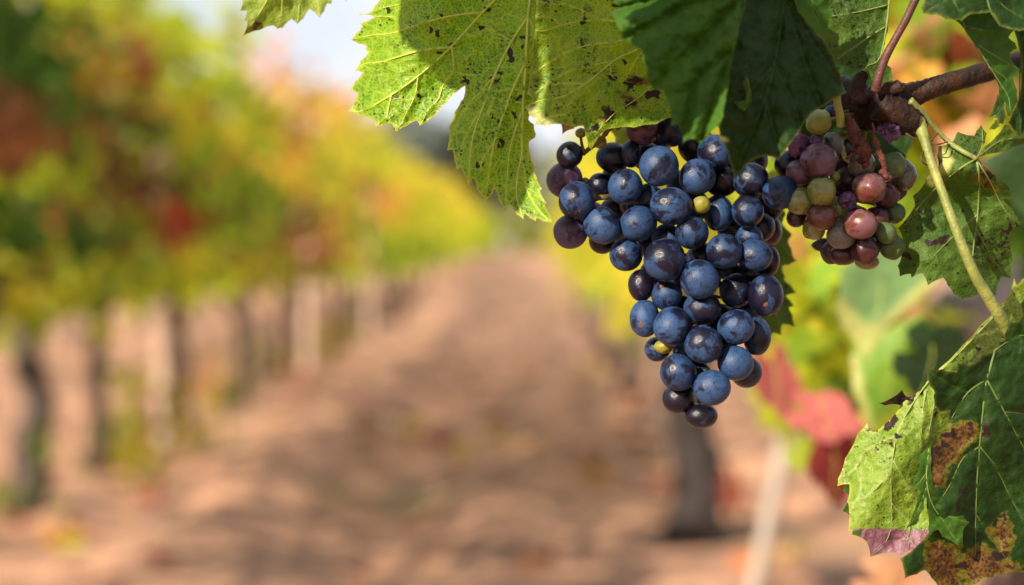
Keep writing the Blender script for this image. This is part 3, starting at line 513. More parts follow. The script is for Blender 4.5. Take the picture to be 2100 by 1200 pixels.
def make_bunch(root, items, Y0, lay, kindf=0):
    Y = settle(items, Y0, lay); out = []
    for it, y in zip(items, Y):
        px, py, rx, ry, ly, mat, kind = it[:7]
        me = berry(kind, mat); o = bpy.data.objects.new('grape', me); COL.objects.link(o)
        o.parent = root; p = W(px, py, y); o.location = p-root.location
        k = y/FPX; o.scale = (rx*k, (rx+ry)*0.5*k, ry*k)
        # spin about random axis for varied bloom (small tilt so the outline keeps its proportions)
        if abs(rx-ry) < 5 or kind == 2: o.rotation_euler = (random.uniform(-3, 3), random.uniform(-3, 3), random.uniform(-3, 3))
        else: o.rotation_euler = (random.choice((0, math.pi)), 0, random.choice((0, math.pi)))
        if len(it) > 7 and it[7]: o['label'] = it[7]
        out.append((o, p, (rx+ry)*0.5*k))
    return out
bunch = empty('grape_bunch', W(1430, 500, 0.71), 'large hanging bunch of ripe blue black grapes with dusty bloom', 'grapes')
N, D, B_, P_, O_ = NAVY, NAVY2, NAVY3, PURP, OLIVE
G1 = [(1168,318,27,27,1.2,D,0),(1158,369,38,36,1.8,P_,0,'purple grape'),(1183,411,38,38,0.6,N,0),(1170,475,35,35,1.3,P_,0,'purple grape'),(1234,462,36,40,0.6,B_,0),
 (1231,380,26,25,2.2,N,0),(1257,323,31,34,1.6,N,0),(1294,316,21,27,1.2,N,0),(1317,266,32,34,1.0,CRIM,0,'crimson grape'),(1282,383,35,36,0.8,B_,0),
 (1351,341,42,39,0.3,B_,0),(1377,262,30,39,1.3,N,0),(1376,423,39,42,0.2,B_,0),(1430,363,37,37,1.0,B_,0),(1467,312,34,38,1.2,N,0),
 (1309,459,36,39,0.7,N,0),(1284,522,35,33,1.1,N,0),(1235,494,27,26,2.4,D,0),(1363,533,43,43,0.0,N,0),(1419,477,35,33,0.3,N,0),
 (1438,420,18,19,0.3,O_,0,'small unripe yellow green berry'),(1473,437,31,36,1.5,B_,0),(1533,434,33,33,0.8,N,0),(1560,467,29,31,1.7,D,0),(1580,473,24,31,2.2,DKRED,0),
 (1485,515,36,36,0.3,N,0),(1536,490,31,27,1.6,B_,0),(1547,524,32,36,1.0,N,0),(1578,535,21,30,2.0,D,0),(1539,370,36,36,1.6,D,0),(1599,395,34,38,1.0,N,0),
 (1368,490,31,30,1.7,B_,0),(1315,585,27,32,1.4,D,0),(1367,605,31,32,1.0,N,0),(1435,573,40,40,0.0,B_,0),(1440,633,39,33,0.5,N,0),(1510,596,34,35,1.2,N,0),
 (1570,606,36,42,1.0,N,0),(1322,653,31,37,1.1,B_,0),(1378,669,39,40,0.3,B_,0),(1442,706,40,38,0.0,B_,0),(1510,671,36,38,0.6,B_,0),(1552,690,29,38,1.4,N,0),
 (1348,716,26,25,2.0,N,0),(1391,764,37,37,0.4,N,0),(1460,795,37,37,0.0,B_,0),(1392,816,34,31,1.4,D,0),(1508,745,36,36,0.6,B_,0),(1530,763,31,35,1.6,D,0),(1438,853,34,25,1.3,D,0),
 (1361,711,20,14,1.0,O_,1,'half dried green berry'),(1200,372,8,9,2.0,O_,0,'tiny unripe green berry'),(1191,273,10.5,11,1.2,O_,0,'tiny unripe green berry'),(1230,291,14,13.5,1.0,O_,0,'small unripe green berry'),
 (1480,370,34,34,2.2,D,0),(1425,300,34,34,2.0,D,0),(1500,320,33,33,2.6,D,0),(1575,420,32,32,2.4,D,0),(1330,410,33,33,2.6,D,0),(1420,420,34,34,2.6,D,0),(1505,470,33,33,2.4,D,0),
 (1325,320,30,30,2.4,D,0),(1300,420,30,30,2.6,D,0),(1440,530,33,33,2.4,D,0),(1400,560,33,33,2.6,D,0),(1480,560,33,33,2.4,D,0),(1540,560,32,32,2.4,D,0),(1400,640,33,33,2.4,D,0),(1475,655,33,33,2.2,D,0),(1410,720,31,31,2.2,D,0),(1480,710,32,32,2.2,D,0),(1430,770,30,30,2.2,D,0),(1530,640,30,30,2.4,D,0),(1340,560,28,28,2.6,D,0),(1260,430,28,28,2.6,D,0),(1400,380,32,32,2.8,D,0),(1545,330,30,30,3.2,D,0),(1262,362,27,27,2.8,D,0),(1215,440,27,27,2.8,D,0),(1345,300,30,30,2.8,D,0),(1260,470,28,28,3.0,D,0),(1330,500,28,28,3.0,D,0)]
gs = make_bunch(bunch, G1, 0.694, 0.0085)
# stalk: rachis + side branches + a little pedicel to each berry
pk = 0.19e-3
rach = [(1480,60,0.75,9),(1460,200,0.735,8),(1440,330,0.725,7),(1435,480,0.722,6),(1440,620,0.718,5),(1435,740,0.714,4),(1432,830,0.712,3)]
tub = [px_tube(rach, 10, 8, 0.1, 1.0), px_tube([(1440,250,0.73,6),(1330,235,0.712,6),(1284,247,0.702,6.5),(1262,252,0.700,6.5),(1248,264,0.699,6.5),(1232,287,0.700,5),(1212,302,0.702,5),(1196,316,0.705,4.5)], 10, 8, 0.2, 6.0),
       px_tube([(1199,314,0.704,4),(1194,300,0.703,3.4),(1191,282,0.703,3)], 8, 6, 0.1), px_tube([(1440,400,0.722,5),(1300,400,0.716,5),(1246,404,0.706,5.5),(1218,410,0.706,5.5),(1190,440,0.712,4)], 10, 6, 0.1), px_tube([(1274,256,0.7,4),(1268,262,0.699,4.5),(1267,266,0.698,3)], 8, 4, 0.3)]
RS = smooth_path(rach, 8)
for (o, p, r), it in zip(gs, G1):
    q = min(RS, key=lambda s: abs(s[1]-(it[1]-40))+abs(s[0]-it[0])*0.2); a = W(q[0], q[1], q[2]); d = (a-p)
    if r*1.05 < d.length < 0.026: tub.append(tube_data([p+d.normalized()*r*0.96, p+d*0.5+Vector((0, 0.002, 0.002)), a], [0.0008, 0.0007, 0.0009], 6))
V, F = merge(tub); mesh_obj('stalk', V, F, simple_mat('grape_stalk', (0.13, 0.12, 0.025), 0.6, 0.4, 250, 0.3, 0.5, (0.07, 0.045, 0.015)), bunch)
def scar(idx, dx, dy, s):
    o, p, r = gs[idx]; nrm = Vector((dx, -math.sqrt(max(0.05, 1-dx*dx-dy*dy)), dy)).normalized()
    Vv, Ff = [], []; a = nrm.orthogonal().normalized(); b = nrm.cross(a)
    for k in range(10): Vv.append(p+nrm*r*1.012+(a*math.cos(k*0.628)*1.0+b*math.sin(k*0.628)*0.8)*s*random.uniform(0.7, 1.2))
    c = p+nrm*(r*1.045); Vv.append(c)
    for k in range(10): Ff.append((k, (k+1) % 10, 10))
    m = mesh_obj('scar', Vv, Ff, SCAR, None); m.parent = o
    mw = Matrix.LocRotScale(o.location+bunch.location, o.rotation_euler, o.scale); m.matrix_parent_inverse = mw.inverted()
scar(38, -0.25, -0.32, 0.0013); scar(2, 0.1, -0.6, 0.0010); scar(33, -0.35, 0.62, 0.0011); scar(37, -0.1, -0.45, 0.0012); scar(32, -0.2, 0.7, 0.0014)

pale = empty('grape_bunch', W(1740, 400, 0.71), 'small half ripe bunch of pink and green grapes with shrivelled berries', 'grapes')
G2 = [(1678,250,27,25,0.6,YELLG,1,'wrinkled yellow green grape'),(1706,232,18,16,1.6,N,0,'blue grape'),(1636,296,30,22,1.4,RAISIN,2,'shrivelled purple grape'),(1673,288,12,12,0.7,RAISIN,2,'shrivelled purple grape'),
 (1680,331,38,36,0.3,MAUVE,0,'mauve grape'),(1640,354,26,30,0.8,MAUVE,0,'mauve grape'),(1617,336,30,26,1.4,N,0,'blue grape'),(1708,296,25,22,1.3,GREYG,1,'grey green grape'),
 (1685,392,31,29,0.3,GREENT,0,'green grape'),(1644,412,29,33,0.8,GREENT,0,'green grape'),(1712,362,11,11,0.9,YELLG,0,'tiny green berry'),(1685,446,31,26,0.3,PINK,0,'pink grape'),
 (1717,427,26,25,1.0,GREENT,0,'green grape'),(1740,410,19,19,0.5,RAISIN,2,'shrivelled purple grape'),(1783,387,36,33,0.2,PINK,0,'pink grape'),(1767,337,29,27,0.8,GREYG,0,'grey green grape'),
 (1815,400,27,30,1.0,DKRED,0,'dark red grape'),(1833,340,25,29,0.9,LEAFG,1,'dull green grape'),(1856,360,23,31,1.4,GREYG,0,'grey green grape'),(1765,460,31,34,0.2,PINK,0,'pink grape'),
 (1800,450,25,28,1.2,DKRED,0,'dark red grape'),(1725,481,31,29,0.5,GREYG,0,'grey green grape'),(1669,469,25,23,0.7,GREENT,1,'striped green grape'),(1633,446,20,20,1.5,DKRED,0,'dark red grape'),
 (1773,510,33,29,0.6,DKRED,0,'dark red grape'),(1729,523,29,21,1.1,DKRED,0,'dark red grape'),(1706,517,24,23,1.6,DKRED,0,'dark red grape'),(1778,537,25,16,1.4,GREENT,0,'green grape'),(1829,505,27,27,1.0,LEAFG,0,'dull green grape'),
 (1817,478,21,23,0.9,LEAFG,0,'dull green grape'),(1834,436,22,22,1.3,LEAFG,1,'dull green grape'),(1825,267,23,23,0.8,RAISIN,2,'crinkled violet raisin'),(1690,503,24,14,1.8,DKRED,0,'dark red grape'),
 (1740,370,28,28,2.2,DKRED,0,'dark red grape'),(1745,445,28,28,2.2,DKRED,0,'dark red grape'),(1700,430,28,28,2.4,DKRED,0,'dark red grape'),(1790,480,28,28,2.3,DKRED,0,'dark red grape'),(1800,340,26,26,2.2,LEAFG,0,'dull green grape'),(1660,380,26,26,2.3,DKRED,0,'dark red grape'),(1740,310,26,26,2.4,DKRED,0,'dark red grape'),(1835,390,24,24,2.2,DKRED,0,'dark red grape'),(1730,342,22,22,2.6,DKRED,0,'dark red grape'),(1725,392,22,22,2.6,DKRED,0,'dark red grape')]
G2 = [it[:6]+((1,) if it[6] == 0 and i % 2 == 0 and it[5] is not NAVY else (it[6],))+it[7:] for i, it in enumerate(G2)]
g2 = make_bunch(pale, G2, 0.694, 0.0085)
tub = [px_tube([(1790,230,0.715,8),(1770,280,0.716,7),(1755,350,0.716,6),(1750,430,0.714,5),(1750,500,0.712,4)], 10, 8, 0.15, 2)]
RS2 = smooth_path([(1790,230,0.715),(1770,280,0.716),(1755,350,0.716),(1750,430,0.714),(1750,500,0.712)], 8)
for (o, p, r), it in zip(g2, G2):
    q = min(RS2, key=lambda s: abs(s[1]-(it[1]-25))+abs(s[0]-it[0])*0.2); a = W(q[0], q[1], q[2]); d = (a-p)
    if d.length > r*1.05: tub.append(tube_data([p+d.normalized()*r*0.96, p+d*0.5+Vector((0, 0.002, 0.001)), a], [0.0007, 0.0006, 0.0008], 6))
V, F = merge(tub); mesh_obj('stalk', V, F, simple_mat('pale_stalk', (0.17, 0.15, 0.03), 0.6, 0.4, 250, 0.3, 0.5, (0.09, 0.055, 0.02)), pale)
V, F = px_tube([(1715,190,0.684,8.5),(1718,215,0.685,8.0),(1723,240,0.688,8.3),(1724,258,0.690,9.2)], 12, 8, 0.06, 9); mesh_obj('cut_stem', V, F, SHOOT, pale)
def flake(pts, Y, mat, th=0.0009, nm='dry_stalk_piece', seed=0):
    S = smooth_path(pts, 6); tubs = [tube_data([W(a, b, Y+c) for a, b, c, r in S], [0.82*r*Y/FPX for a, b, c, r in S], 14, 0.75, seed)]
    V, F = merge(tubs); return mesh_obj(nm, V, F, mat, pale)
flake([(1740,236,0,4),(1744,252,-0.002,11),(1752,275,-0.003,15),(1758,298,0,10)], 0.690, DRYB, seed=1)
flake([(1756,276,0,4),(1768,296,-.002,14),(1772,318,-.002,15),(1764,334,0,8)], 0.690, DRYB, seed=2)
flake([(1766,310,0,5),(1776,330,-.002,8),(1771,345,0,3)], 0.690, DRYB, seed=5)
flake([(1791,280,0,6),(1800,305,-.002,8),(1811,335,-.001,7),(1818,352,0,4)], 0.688, DRYB, seed=3)
flake([(1786,292,0,3),(1792,272,-.002,3.4),(1789,252,0,1.6)], 0.690, DRYB, seed=4)
flake([(1735,326,0,2.5),(1748,317,-.002,4),(1764,310,0,3)], 0.690, DRYB, seed=6)
flake([(1730,300,0,3),(1731,320,-.002,6),(1738,330,0,4)], 0.696, SHOOT, seed=7, nm='stub')
flake([(1805,350,0,8),(1820,362,-.001,10),(1826,372,0,4)], 0.688, simple_mat('dry_red', (0.10, 0.025, 0.02), 0.7, 0.5, 300), seed=8, nm='dry_skin')

# ------------------------------------------------------------------ setting: ground
def soil():
    b = NB('dry_soil'); v = b.obj()
    c = b.mix(b.ramp(b.noise(v, 0.9, 6, 0.65), 0.4, 0.6), (0.52, 0.285, 0.172), (0.36, 0.205, 0.132))
    c = b.mix(b.ramp(b.noise(v, 2.6, 5, 0.65), 0.5, 0.62), c, (0.155, 0.10, 0.075)); c = b.mix(b.math('MULTIPLY', b.ramp(b.noise(v, 4.3, 5, 0.65), 0.53, 0.64), 0.8), c, (0.52, 0.27, 0.15))
    c = b.mix(b.math('MULTIPLY', b.ramp(b.noise(v, 0.9, 5, 0.7), 0.56, 0.68), 0.55), c, (0.23, 0.22, 0.08))
    c = b.mix(b.ramp(b.noise(v, 9, 3, 0.6), 0.62, 0.72), c, (0.48, 0.29, 0.19))
    return b.done(b.bsdf(c, 0.95, 0.1, b.bump(b.noise(v, 18, 6, 0.7), 0.7, 0.05)))
xs = np.concatenate([-np.geomspace(4, 400, 22)[::-1], np.linspace(-3.9, 3.9, 90), np.geomspace(4, 400, 22)])
ys = np.concatenate([[-60, -20, -5, 0, 2], np.linspace(3, 30, 170), np.geomspace(31, 900, 30)])
V = []; 
for y in ys:
    for x in xs:
        near = max(0.0, 1-max(abs(x)-4, 0)/4)*max(0.0, 1-max(y-28, 0)/20)
        z = 0.03*mnoise.noise(Vector((x*1.3, y*0.8, 0)))+0.055*mnoise.noise(Vector((x*3.2, y*2.4, 2)))
        z += 0.05*math.exp(-((x+1.15)/0.25)**2) - 0.04*math.exp(-((x+0.6)/0.3)**2) + 0.03*math.exp(-((x+1.9)/0.3)**2)
        k = min(1.0, max(0.0, (y-25)/19.0)); V.append((x, y, z*near+0.85*k*k*(3-2*k)))
nx = len(xs); F = [(j*nx+i, j*nx+i+1, (j+1)*nx+i+1, (j+1)*nx+i) for j in range(len(ys)-1) for i in range(nx-1)]
tag(mesh_obj('ground', V, F, soil()), kind='structure')

# ------------------------------------------------------------------ leaf clouds, vines, trees
LEAFT = tint_mat('autumn_foliage', 0.6); TREET = tint_mat('tree_foliage', 0.25)
TRUNK = simple_mat('vine_trunk_bark', (0.15, 0.10, 0.075), 0.9, 0.4, 30, 0.1, 0.8)
POST = simple_mat('weathered_post', (0.42, 0.30, 0.22), 0.9, 0.25, 20, 0.1, 0.5)
SHAPE = np.array([(0, -0.1), (0.35, -0.3), (0.55, 0.1), (0.38, 0.25), (0.42, 0.55), (0.15, 0.5), (0, 0.85), (-0.15, 0.5), (-0.42, 0.55), (-0.38, 0.25), (-0.55, 0.1), (-0.35, -0.3)])
def leaf_cloud(name, pts, size, cols, mat, parent, rng, droop=0.6, jag=True):
    """many separate small leaves: pts (n,3), size (n,), cols (n,3)"""
    n = len(pts); S = SHAPE if jag else SHAPE[[0, 2, 4, 6, 8, 10]]; m = len(S)
    az = rng.uniform(0, 2*np.pi, n); tl = rng.normal(droop, 0.5, n)
    nx_ = np.stack([np.cos(az)*np.cos(tl), np.sin(az)*np.cos(tl), np.sin(tl)], 1)
    up = np.stack([rng.normal(0, .35, n), rng.normal(0, .35, n), -np.ones(n)], 1)
    u = np.cross(up, nx_); u /= np.linalg.norm(u, axis=1)[:, None]; v = np.cross(nx_, u)
    V = (pts[:, None, :] + size[:, None, None]*(S[None, :, 0, None]*u[:, None, :] + S[None, :, 1, None]*v[:, None, :] - 0.35*(S[None, :, 0, None]**2)*nx_[:, None, :])).reshape(-1, 3)
    F = [tuple(range(i*m, i*m+m)) for i in range(n)]
    cc = np.repeat(np.column_stack([cols, np.ones(n)]), m, 0)
    return mesh_obj(name, V, F, mat, parent, False, cc)
PAL = dict(dg=(0.085, 0.17, 0.02), g=(0.19, 0.31, 0.02), yg=(0.42, 0.48, 0.025), y=(0.62, 0.53, 0.04), o=(0.72, 0.37, 0.07), pk=(0.66, 0.32, 0.17), r=(0.36, 0.045, 0.025), br=(0.30, 0.115, 0.045), dr=(0.16, 0.055, 0.038))
# colour clumps seen on the left row (photo px, py, colour); each becomes a clump at its place in the row
CL = [(500,460,'dr'),(620,470,'br'),(560,420,'dg'),(480,400,'dg'),(680,480,'g'),(720,380,'br'),(760,520,'g'),(820,470,'yg'),(640,350,'g'),(470,320,'g'),(400,470,'dg'),(300,350,'br'),(220,250,'dg'),(520,320,'y'),(560,330,'o'),(620,330,'y'),(660,340,'y'),(610,400,'y'),(720,420,'y'),(760,440,'o'),(690,380,'y'),(580,360,'y'),(570,210,'y'),(550,280,'y'),(800,360,'y'),(860,460,'y'),(330,430,'r'),(150,230,'dr'),(90,270,'br'),(420,260,'y'),(350,480,'o'),(40,80,'dg'),(60,200,'dg'),(150,60,'y'),(200,30,'yg'),(240,110,'br'),(180,150,'o'),(210,200,'r'),(130,190,'dg'),(260,20,'yg'),(330,160,'yg'),(300,230,'yg'),(380,150,'yg'),(430,60,'yg'),(440,120,'yg'),(350,250,'y'),(480,220,'g'),(30,300,'br'),(60,380,'yg'),(120,330,'g'),(100,420,'br'),(170,290,'g'),(200,340,'dr'),(250,320,'yg'),(300,300,'y'),(330,370,'g'),(230,380,'dr'),(250,470,'r'),(240,440,'r'),(290,420,'g'),(20,480,'dg'),(110,500,'dg'),(60,560,'y'),(40,620,'yg'),(160,450,'g'),(140,560,'g'),(200,560,'yg'),(320,520,'y'),(350,590,'yg'),(370,400,'yg'),(410,500,'g'),(390,440,'g'),(480,480,'yg'),(520,430,'g'),(450,350,'g'),(660,560,'g'),(300,560,'g'),(440,420,'g'),(430,310,'o'),(400,320,'g'),(470,280,'yg'),(500,350,'y'),(540,300,'yg'),(580,220,'o'),(600,190,'pk'),(560,260,'o'),(540,330,'o'),(610,260,'br'),(640,220,'o'),(590,300,'br'),(560,400,'o'),(560,460,'br'),(530,520,'br'),(500,560,'r'),(570,520,'br'),(600,430,'dr'),(460,560,'yg'),(420,600,'yg'),(650,280,'y'),(670,310,'yg'),(700,340,'o'),(690,260,'y'),(640,380,'yg'),(650,450,'o'),(690,420,'g'),(640,520,'o'),(700,500,'yg'),(620,560,'yg'),(740,320,'yg'),(770,400,'o'),(800,440,'y'),(760,360,'yg'),(820,380,'y'),(780,480,'yg'),(740,560,'yg'),(850,420,'yg'),(880,450,'yg'),(920,430,'y'),(960,470,'yg'),(1000,460,'yg'),(900,520,'yg'),(850,500,'g'),(840,560,'yg'),(940,540,'g'),(1030,490,'yg'),(700,580,'yg'),(790,590,'yg')]
XL = -1.92
CLP = []
for px, py, c in CL:
    d = ray(px, py); Y = XL*d.y/d.x
    if 0 < Y < 90: CLP.append((Y, (CAM_POS+d*(Y/d.y)).z, PAL[c]))
CLY = np.array([c[0] for c in CLP]); CLZ = np.array([c[1] for c in CLP]); CLC = np.array([c[2] for c in CLP])
def left_cols(p, rng):
    dy = (np.log(p[:, 1])[:, None]-np.log(CLY)[None, :])*9.0; dz = (p[:, 2][:, None]-CLZ[None, :])/0.16
    d = dy**2+dz**2 + rng.gumbel(0, 0.35, (len(p), len(CLY))); k = d.argmin(1)
    c = CLC[k]*rng.uniform(0.75, 1.3, (len(p), 1))*rng.uniform(0.9, 1.1, (len(p), 3)); return np.clip(c, 0, 0.8)
def trunk_mesh(parent, x, y, h, r, seed, mat=None, lean=0.1, name='trunk'):
    rr = random.Random(seed); pts = []; n = 9; ox = oy = 0
    for i in range(n):
        t = i/(n-1); pts.append((x+ox+lean*t*rr.uniform(0.6, 1.0), y+oy, -0.05+t*(h+0.05), r*(1.5-0.8*t if t < 0.3 else 1.2-0.35*t))); ox += rr.uniform(-1, 1)*0.03; oy += rr.uniform(-1, 1)*0.03
    S = smooth_path(pts, 4); V, F = tube_data([s[:3] for s in S], [s[3] for s in S], 10, 0.35, seed)
    return mesh_obj(name, V, F, mat or TRUNK, parent)
TRDK = simple_mat('dark_trunk_bark', (0.045, 0.036, 0.032), 0.9, 0.4, 30, 0.1, 0.8)
TRMD = simple_mat('grey_trunk_bark', (0.10, 0.075, 0.065), 0.9, 0.4, 30, 0.1, 0.8)
TRB = simple_mat('brown_trunk_bark', (0.085, 0.055, 0.04), 0.9, 0.4, 30, 0.1, 0.8)
ORD = ['first', 'second', 'third', 'fourth', 'fifth', 'sixth', 'seventh', 'eighth', 'ninth', 'tenth', 'eleventh', 'twelfth', 'thirteenth', 'fourteenth']
def build_vine(x, y, n, sz, label, group, colf, top=2.1, bot=0.7, seed=0, shoots=5, half=0.62, wid=0.2, th=0.75, tr=0.045, tmat=None):
    rng = np.random.default_rng(seed+100)
    root = empty('grape_vine', (x, y, 0), label, 'vine', group)
    trunk_mesh(root, x, y, th+0.15, tr, seed, tmat, lean=random.uniform(-0.08, 0.08))
    # two arms along the row
    arms = []
    for s in (-1, 1): arms.append(tube_data([(x, y, th), (x+0.02, y+s*0.2, th+0.12), (x, y+s*half*0.9, th+0.16)], [tr*0.7, tr*0.5, tr*0.3], 8, 0.2, seed+s))
    V, F = merge(arms); mesh_obj('arm', V, F, TRUNK, root)
    k = int(n*0.85); p = np.empty((k, 3))
    p[:, 1] = y+rng.uniform(-half, half, k); zz = rng.beta(1.25, 1.1, k); p[:, 2] = bot+zz*(top-bot)*(0.93+0.07*np.sin(p[:, 1]*5+seed))
    p[:, 0] = x+rng.normal(0, wid, k)*(1.05-0.45*zz)
    extra = []
    for s in range(shoots):
        sx, sy, h = rng.normal(0, .1), rng.uniform(-half, half), rng.uniform(0.1, 0.5); m = max(4, int(n*0.15/shoots))
        t = rng.uniform(0, 1, m); extra.append(np.stack([x+sx+rng.normal(0, .06, m), y+sy+rng.normal(0, .07, m), top-0.15+t*(h+0.15)], 1))
    p = np.vstack([p]+extra) if extra else p
    leaf_cloud('crown', p, sz*rng.uniform(0.6, 1.25, len(p)), colf(p, rng), LEAFT, root, rng)
    return root
for y in (2.3, 3.4, 4.55):
    build_vine(XL, y, 480, 0.1, 'nearest vine of the left row, just past the left edge of the photo', 'vines in the left row', left_cols, top=2.05, seed=int(y*90), shoots=1)
y = 5.7; i = 0
while y < 86:
    far = y > 21
    near_n = int(np.clip(5200/y, 110, 620)); sz = 0.10*(1 if y < 20 else (y/20)**0.6)
    lab = f'{ORD[i]} vine in the left row counting from the left edge of the photo' if (not far and i < len(ORD)) else 'blurred vine far down the left row towards the vanishing point'
    build_vine(XL+random.uniform(-.05, .05), y, near_n, sz, lab, 'vines in the left row' if not far else 'far vines in the left row', left_cols, top=2.12+random.uniform(-.1, .08), seed=i, half=0.62 if not far else 0.62*(y/21)**0.75, tr=0.06 if i == 1 else 0.04, tmat=TRMD if i == 1 else (TRB if i % 3 else None))
    i += 1; y += 1.12 if not far else 1.12*(y/21)**0.75
def post(x, y, h, r, label, lean=0.0, group=None):
    V, F = tube_data(smooth_path([(x, y, -0.1), (x+lean*0.5, y, h*0.5), (x+lean, y, h)], 8), [r]*17, 12, 0.12, x*3+y)
    tag(mesh_obj('wooden_post', V, F, POST), label, 'post', group)
def on_row(px): 
    d = ray(px, 600); return XL*d.y/d.x
post(XL+0.14, on_row(305)-0.3, 1.5, 0.042, 'pale thick wooden post standing in the left row, nearest of the pale ones', -0.02)
post(XL+0.12, on_row(600), 1.6, 0.042, 'pale wooden post in the left row under the orange leaves', 0.02)
post(XL+0.10, on_row(740), 1.6, 0.042, 'thin pale wooden post in the left row, farthest of the pale ones')
# second row further left, seen between trunks and above
def mix_cols(names, wts):
    cs = np.array([PAL[k] for k in names]); wts = np.array(wts)/sum(wts)
    def f(p, rng):
        ph = np.array([mnoise.noise(Vector((a*1.7, b*1.7, c*2.2)))for a, b, c in p])
        q = (rng.uniform(0, 1, len(p))*0.45 + np.clip(ph*0.9+0.5, 0, 1)*0.55); k = np.searchsorted(np.cumsum(wts), np.clip(q, 0, 0.999))
        return cs[k]*rng.uniform(0.75, 1.3, (len(p), 1))
    return f
for j, y in enumerate(np.arange(13.5, 30, 1.5)):
    build_vine(-4.6, y, 160, 0.15, 'vine in the next row, glimpsed between the trunks of the left row', 'vines of the next row', mix_cols(['g', 'yg', 'y', 'br'], [3, 4, 3, 2]), seed=200+j, half=0.8, shoots=2)
# right row behind the bunches
rc = mix_cols(['g', 'yg', 'y', 'yg', 'o'], [2, 3, 4, 2, 1])
for j, y in enumerate([6.1, 7.3, 8.5, 9.8, 11.2, 12.8, 14.6, 16.8, 19.5, 23, 27.5, 33, 41, 52, 66]):
    lab = ['dark trunked vine behind the tip of the dark bunch', 'yellow leaved vine right behind the left side of the dark bunch'][j] if j < 2 else ('blurred vine in the right row hidden mostly by the grapes' )
    build_vine(0.62 if j else 0.55, y, int(np.clip(3600/y, 90, 420)), 0.11*(1 if y < 20 else (y/20)**0.6), lab, 'vines in the right row', rc, bot=0.62 if j else 0.9, top=2.1, seed=300+j, wid=0.17, half=0.62*(1 if y < 17 else y/17), tr=0.075 if j == 0 else 0.045, th=0.8, tmat=TRDK if j == 0 else None)
V, F = tube_data(smooth_path([tuple(W(1500,1420,3.4)), tuple(W(1560,1140,3.4)), tuple(W(1612,890,3.4)), tuple(W(1660,640,3.4))], 6), [0.015]*19, 10, 0.1, 3)
tag(mesh_obj('vine_stake', V, F, simple_mat('grey_stake', (0.34, 0.29, 0.24), 0.9, 0.3, 25, 0.1)), 'slim leaning grey stake below the pale bunch, beside red leaves', 'stake')
# near vine of the right row: blurred leaves between the bunches and at the right edge
vineR = empty('grape_vine', W(2000, 500, 2.6)*1.0, 'blurred vine with green, yellow and pink leaves behind the pale bunch', 'vine')
vineR.location.z = 0
rng = np.random.default_rng(5)
def px_cloud(boxes, n, Y, sz, cols, name, parent, spread=0.35):
    pts, cc = [], []
    for (x0, y0, x1, y1, c, k) in boxes:
        for _ in range(k):
            p = W(rng.uniform(x0, x1), rng.uniform(y0, y1), Y+rng.uniform(-spread, spread)); pts.append(tuple(p)); cc.append(np.array(PAL[c])*rng.uniform(0.75, 1.3))
    return leaf_cloud(name, np.array(pts), sz*rng.uniform(0.7, 1.2, len(pts)), np.array(cc), LEAFT, parent, rng)
px_cloud([(1820,-60,2150,330,'g',110),(1820,-60,2050,330,'yg',40),(1810,-60,1900,60,'y',14),(1830,250,1960,520,'yg',16),(1600,430,1780,640,'yg',40),(1590,520,1760,800,'yg',40),(1700,600,1950,900,'yg',30),(1580,560,1700,720,'g',16),(1600,540,1760,760,'y',14),(1700,650,1900,800,'g',14),(1640,400,1900,560,'g',12),(1980,280,2160,480,'dg',26),(1850,700,2000,820,'dg',8)], 0, 1.9, 0.075, None, 'crown', vineR)
px_cloud([(1830,50,1920,170,'pk',8),(1930,40,2020,130,'r',7),(1880,90,1990,180,'br',7),(1930,180,2060,340,'pk',8),(1880,200,1960,260,'o',4),(1830,60,1900,200,'o',4),(1820,0,2060,340,'yg',26),(1820,0,2060,340,'g',26)], 0, 1.55, 0.034, None, 'crown', vineR, 0.06)
trunk_mesh(vineR, vineR.location.x, vineR.location.y, 0.9, 0.045, 77)
V, F = tube_data(smooth_path([(vineR.location.x, vineR.location.y, 0.85), tuple(W(2060,560,2.4)), tuple(W(1990,640,2.2)), tuple(W(1900,700,2.2))], 6), [0.04]*19, 10, 0.2, 3); mesh_obj('arm', V, F, simple_mat('grey_wood', (0.30, 0.25, 0.23), 0.9, 0.3, 30), vineR)

# blurred individual leaves a little behind the bunches
def flat_mat(name, c, trans=0.4): return simple_mat(name, c, 0.6, 0.25, 25, 0.3, 0.2, None, trans)
def mid_leaf(label, pts, Y, mat, tilt=(0.0, 0.0), seed=0, brown=(), pale=()):
    cx = sum(p[0] for p in pts)/len(pts); cy = sum(p[1] for p in pts)/len(pts); far = max(pts, key=lambda q: q[1])
    return vine_leaf(label, pts, [[(cx, cy-30, 5), (cx, cy), far]], bend(Y, cx, cy, tilt[0], tilt[1], 0.004, 0.006, 40, 50, seed), mat, V_PALE, step=9, seed=40+seed, vw=0.6, pale=pale, brown=brown)
M_GB = flat_mat('blurred_pale_green', (0.15, 0.27, 0.10)); M_CR = flat_mat('cream_margin', (0.52, 0.42, 0.16)); M_RD = flat_mat('blurred_red', (0.22, 0.028, 0.026)); M_RDD = flat_mat('blurred_dark_red', (0.17, 0.022, 0.02)); M_PKR = flat_mat('blurred_salmon', (0.40, 0.10, 0.085)); M_GR = flat_mat('blurred_green', (0.09, 0.20, 0.02)); M_DG = flat_mat('blurred_dark_green', (0.025, 0.06, 0.014)); M_YL = flat_mat('blurred_yellow_green', (0.26, 0.33, 0.02))
M_GBL = leaf_mat('blurred_dying_leaf', (0.14, 0.26, 0.085), (0.17, 0.30, 0.11), (0.3, 0.36, 0.15), 0.4, (1, 1, .5), 0.1, 0.1, edge_amt=0.2, ret=0.1, seed=9.0)
